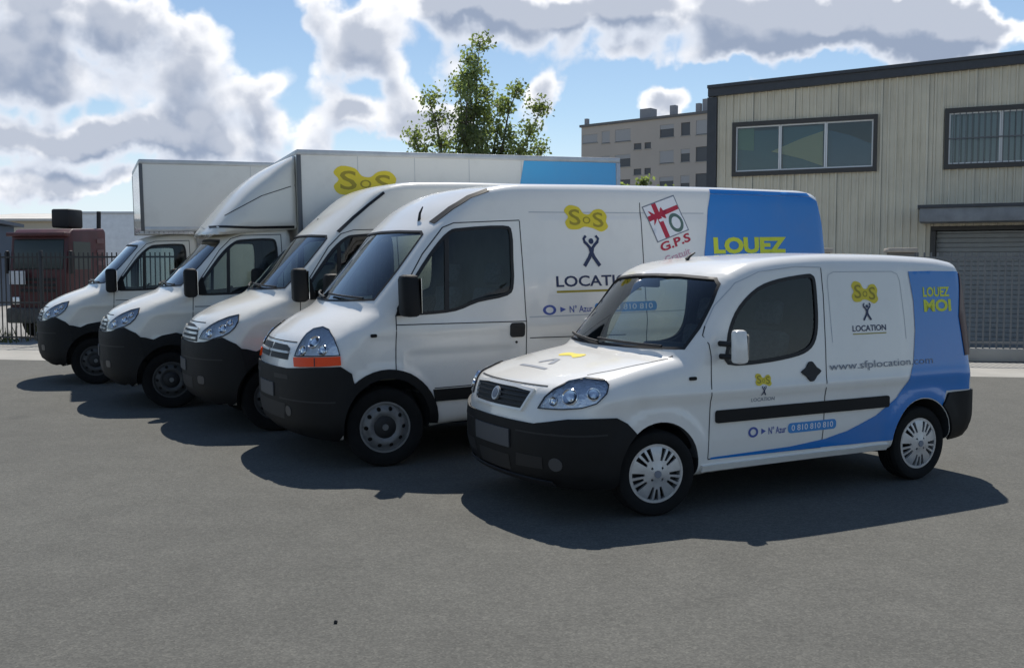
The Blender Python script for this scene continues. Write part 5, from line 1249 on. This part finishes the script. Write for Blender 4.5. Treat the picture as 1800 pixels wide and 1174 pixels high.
def trailer():
    root = empty('white_trailer', (-12.4, 32.5, 0), (0, 0, R(0))); tag(root, 'plain white box trailer behind the red lorry', 'trailer')
    MB().box((-1.6, 0, 1.0), (1.0, 11, 3.55), .03).make('box', mat('trailer_white', (.88, .88, .87), .5, var=.08), root, 30)
    MB().box((-1.62, -.02, 3.49), (1.02, 11.02, 3.58), .01).make('roof_rail', mat('box_rail', (.55, .56, .57), .4, metal=.5, var=.1), root, 30)
    MB().box((.3, -.03, 3.2), (.5, -.005, 3.32)).make('marker_lamp', M_AMBER, root, 0)
    MB().box((-.9, .2, .6), (.3, 10.5, .995)).make('chassis_frame', M_TRIM, root, 0)
    for y in (5.8, 7.1):
        for sx in (-1.3, .7):
            w = MB().lathe([(.28, -.15), (.47, -.15), (.50, -.10), (.50, .10), (.47, .15), (.28, .15)], 28); w.V = [(-v[1], v[0], v[2]) for v in w.V]; o = w.make('wheel', M_TYRE, root, 35); o.location = (sx, y, .5)
    for sx in (-.8, .2): MB().box((sx - .06, 1.6, 0), (sx + .06, 1.72, .62)).make('landing_leg', M_TRIM, root, 0)
trailer()
def low_shed(name, x0, x1, y, d, h, label, wallm, roofm, rise=.8):
    root = empty(name, (x0, y, 0)); tag(root, label, 'building'); w = x1 - x0
    MB().box((0, 0, 0), (w, d, h)).make('wall', wallm, root, 0)
    V = [(-.3, -.4, h - .02), (w + .3, -.4, h - .02), (w + .3, d / 2, h + rise), (-.3, d / 2, h + rise), (-.3, d + .4, h - .02), (w + .3, d + .4, h - .02)]
    V += [(x, yy, z + .15) for x, yy, z in V]
    link_mesh('roof', V, [(0, 3, 2, 1), (3, 4, 5, 2), (6, 7, 8, 9), (9, 8, 11, 10), (0, 1, 7, 6), (4, 10, 11, 5), (0, 6, 9, 3), (3, 9, 10, 4), (1, 2, 8, 7), (2, 5, 11, 8)], roofm, root, 0)
    k = 2.0
    while k < w - 3:
        o = MB().box((k, -.05, .02), (k + 2.6, -.005, min(3.2, h - .6)), .01).make('loading_door', mat('loading_door', (.28, .29, .30), .6, var=.1), root, 30); k += 6.5
    return root
low_shed('low_shed', -34, 6, 62, 14, 4.7, 'long low beige shed with pale roof behind the lorry and white trailer', mat('shed_beige', (.62, .55, .45), .85, var=.12, vscale=.4), mat('shed_roof', (.60, .57, .52), .8, var=.15, vscale=.5), .7)
low_shed('blue_shed', -40, -23.9, 38, 10, 3.75, 'dark blue-grey metal shed at the left edge behind the black fence', mat('shed_blue', (.075, .10, .135), .6, var=.2, vscale=.6), mat('shed_blue_roof', (.10, .12, .15), .6), .25)
# hedge strip and rough grass behind the left fence
def weeds():
    rg = random.Random(4); V = []; F = []
    for _ in range(700):
        t = rg.uniform(-6, 6); w = -rg.uniform(.25, 1.3); p = fl(t, w); h = rg.uniform(.15, .55) * (1.4 if rg.random() < .12 else 1); a = rg.uniform(0, 6.28); dx, dy = math.cos(a) * .02, math.sin(a) * .02; lx, ly = rg.gauss(0, .1), rg.gauss(0, .1); n = len(V)
        V += [(p[0] - dx, p[1] - dy, -.01), (p[0] + dx, p[1] + dy, -.01), (p[0] + lx, p[1] + ly, h)]; F.append((n, n + 1, n + 2))
    tag(link_mesh('rough_grass', V, F, leaf_mat('weed_leaf', (.09, .10, .035), .3), None, 0), 'rough grass and weeds growing along the back of the fence', kind='stuff')
weeds()
# a pebble lying on the asphalt
pb = bmesh.new(); bmesh.ops.create_icosphere(pb, subdivisions=2, radius=.011)
for vv in pb.verts: vv.co *= random.uniform(.75, 1.15)
me = bpy.data.meshes.new('pebble'); pb.to_mesh(me); pb.free(); me.materials.append(mat('pebble_dark', (.02, .02, .02), .8)); po = bpy.data.objects.new('pebble', me); col.objects.link(po); po.location = (-.85, 4.70, .008); tag(po, 'small dark pebble lying on the open asphalt in the foreground', 'pebble')
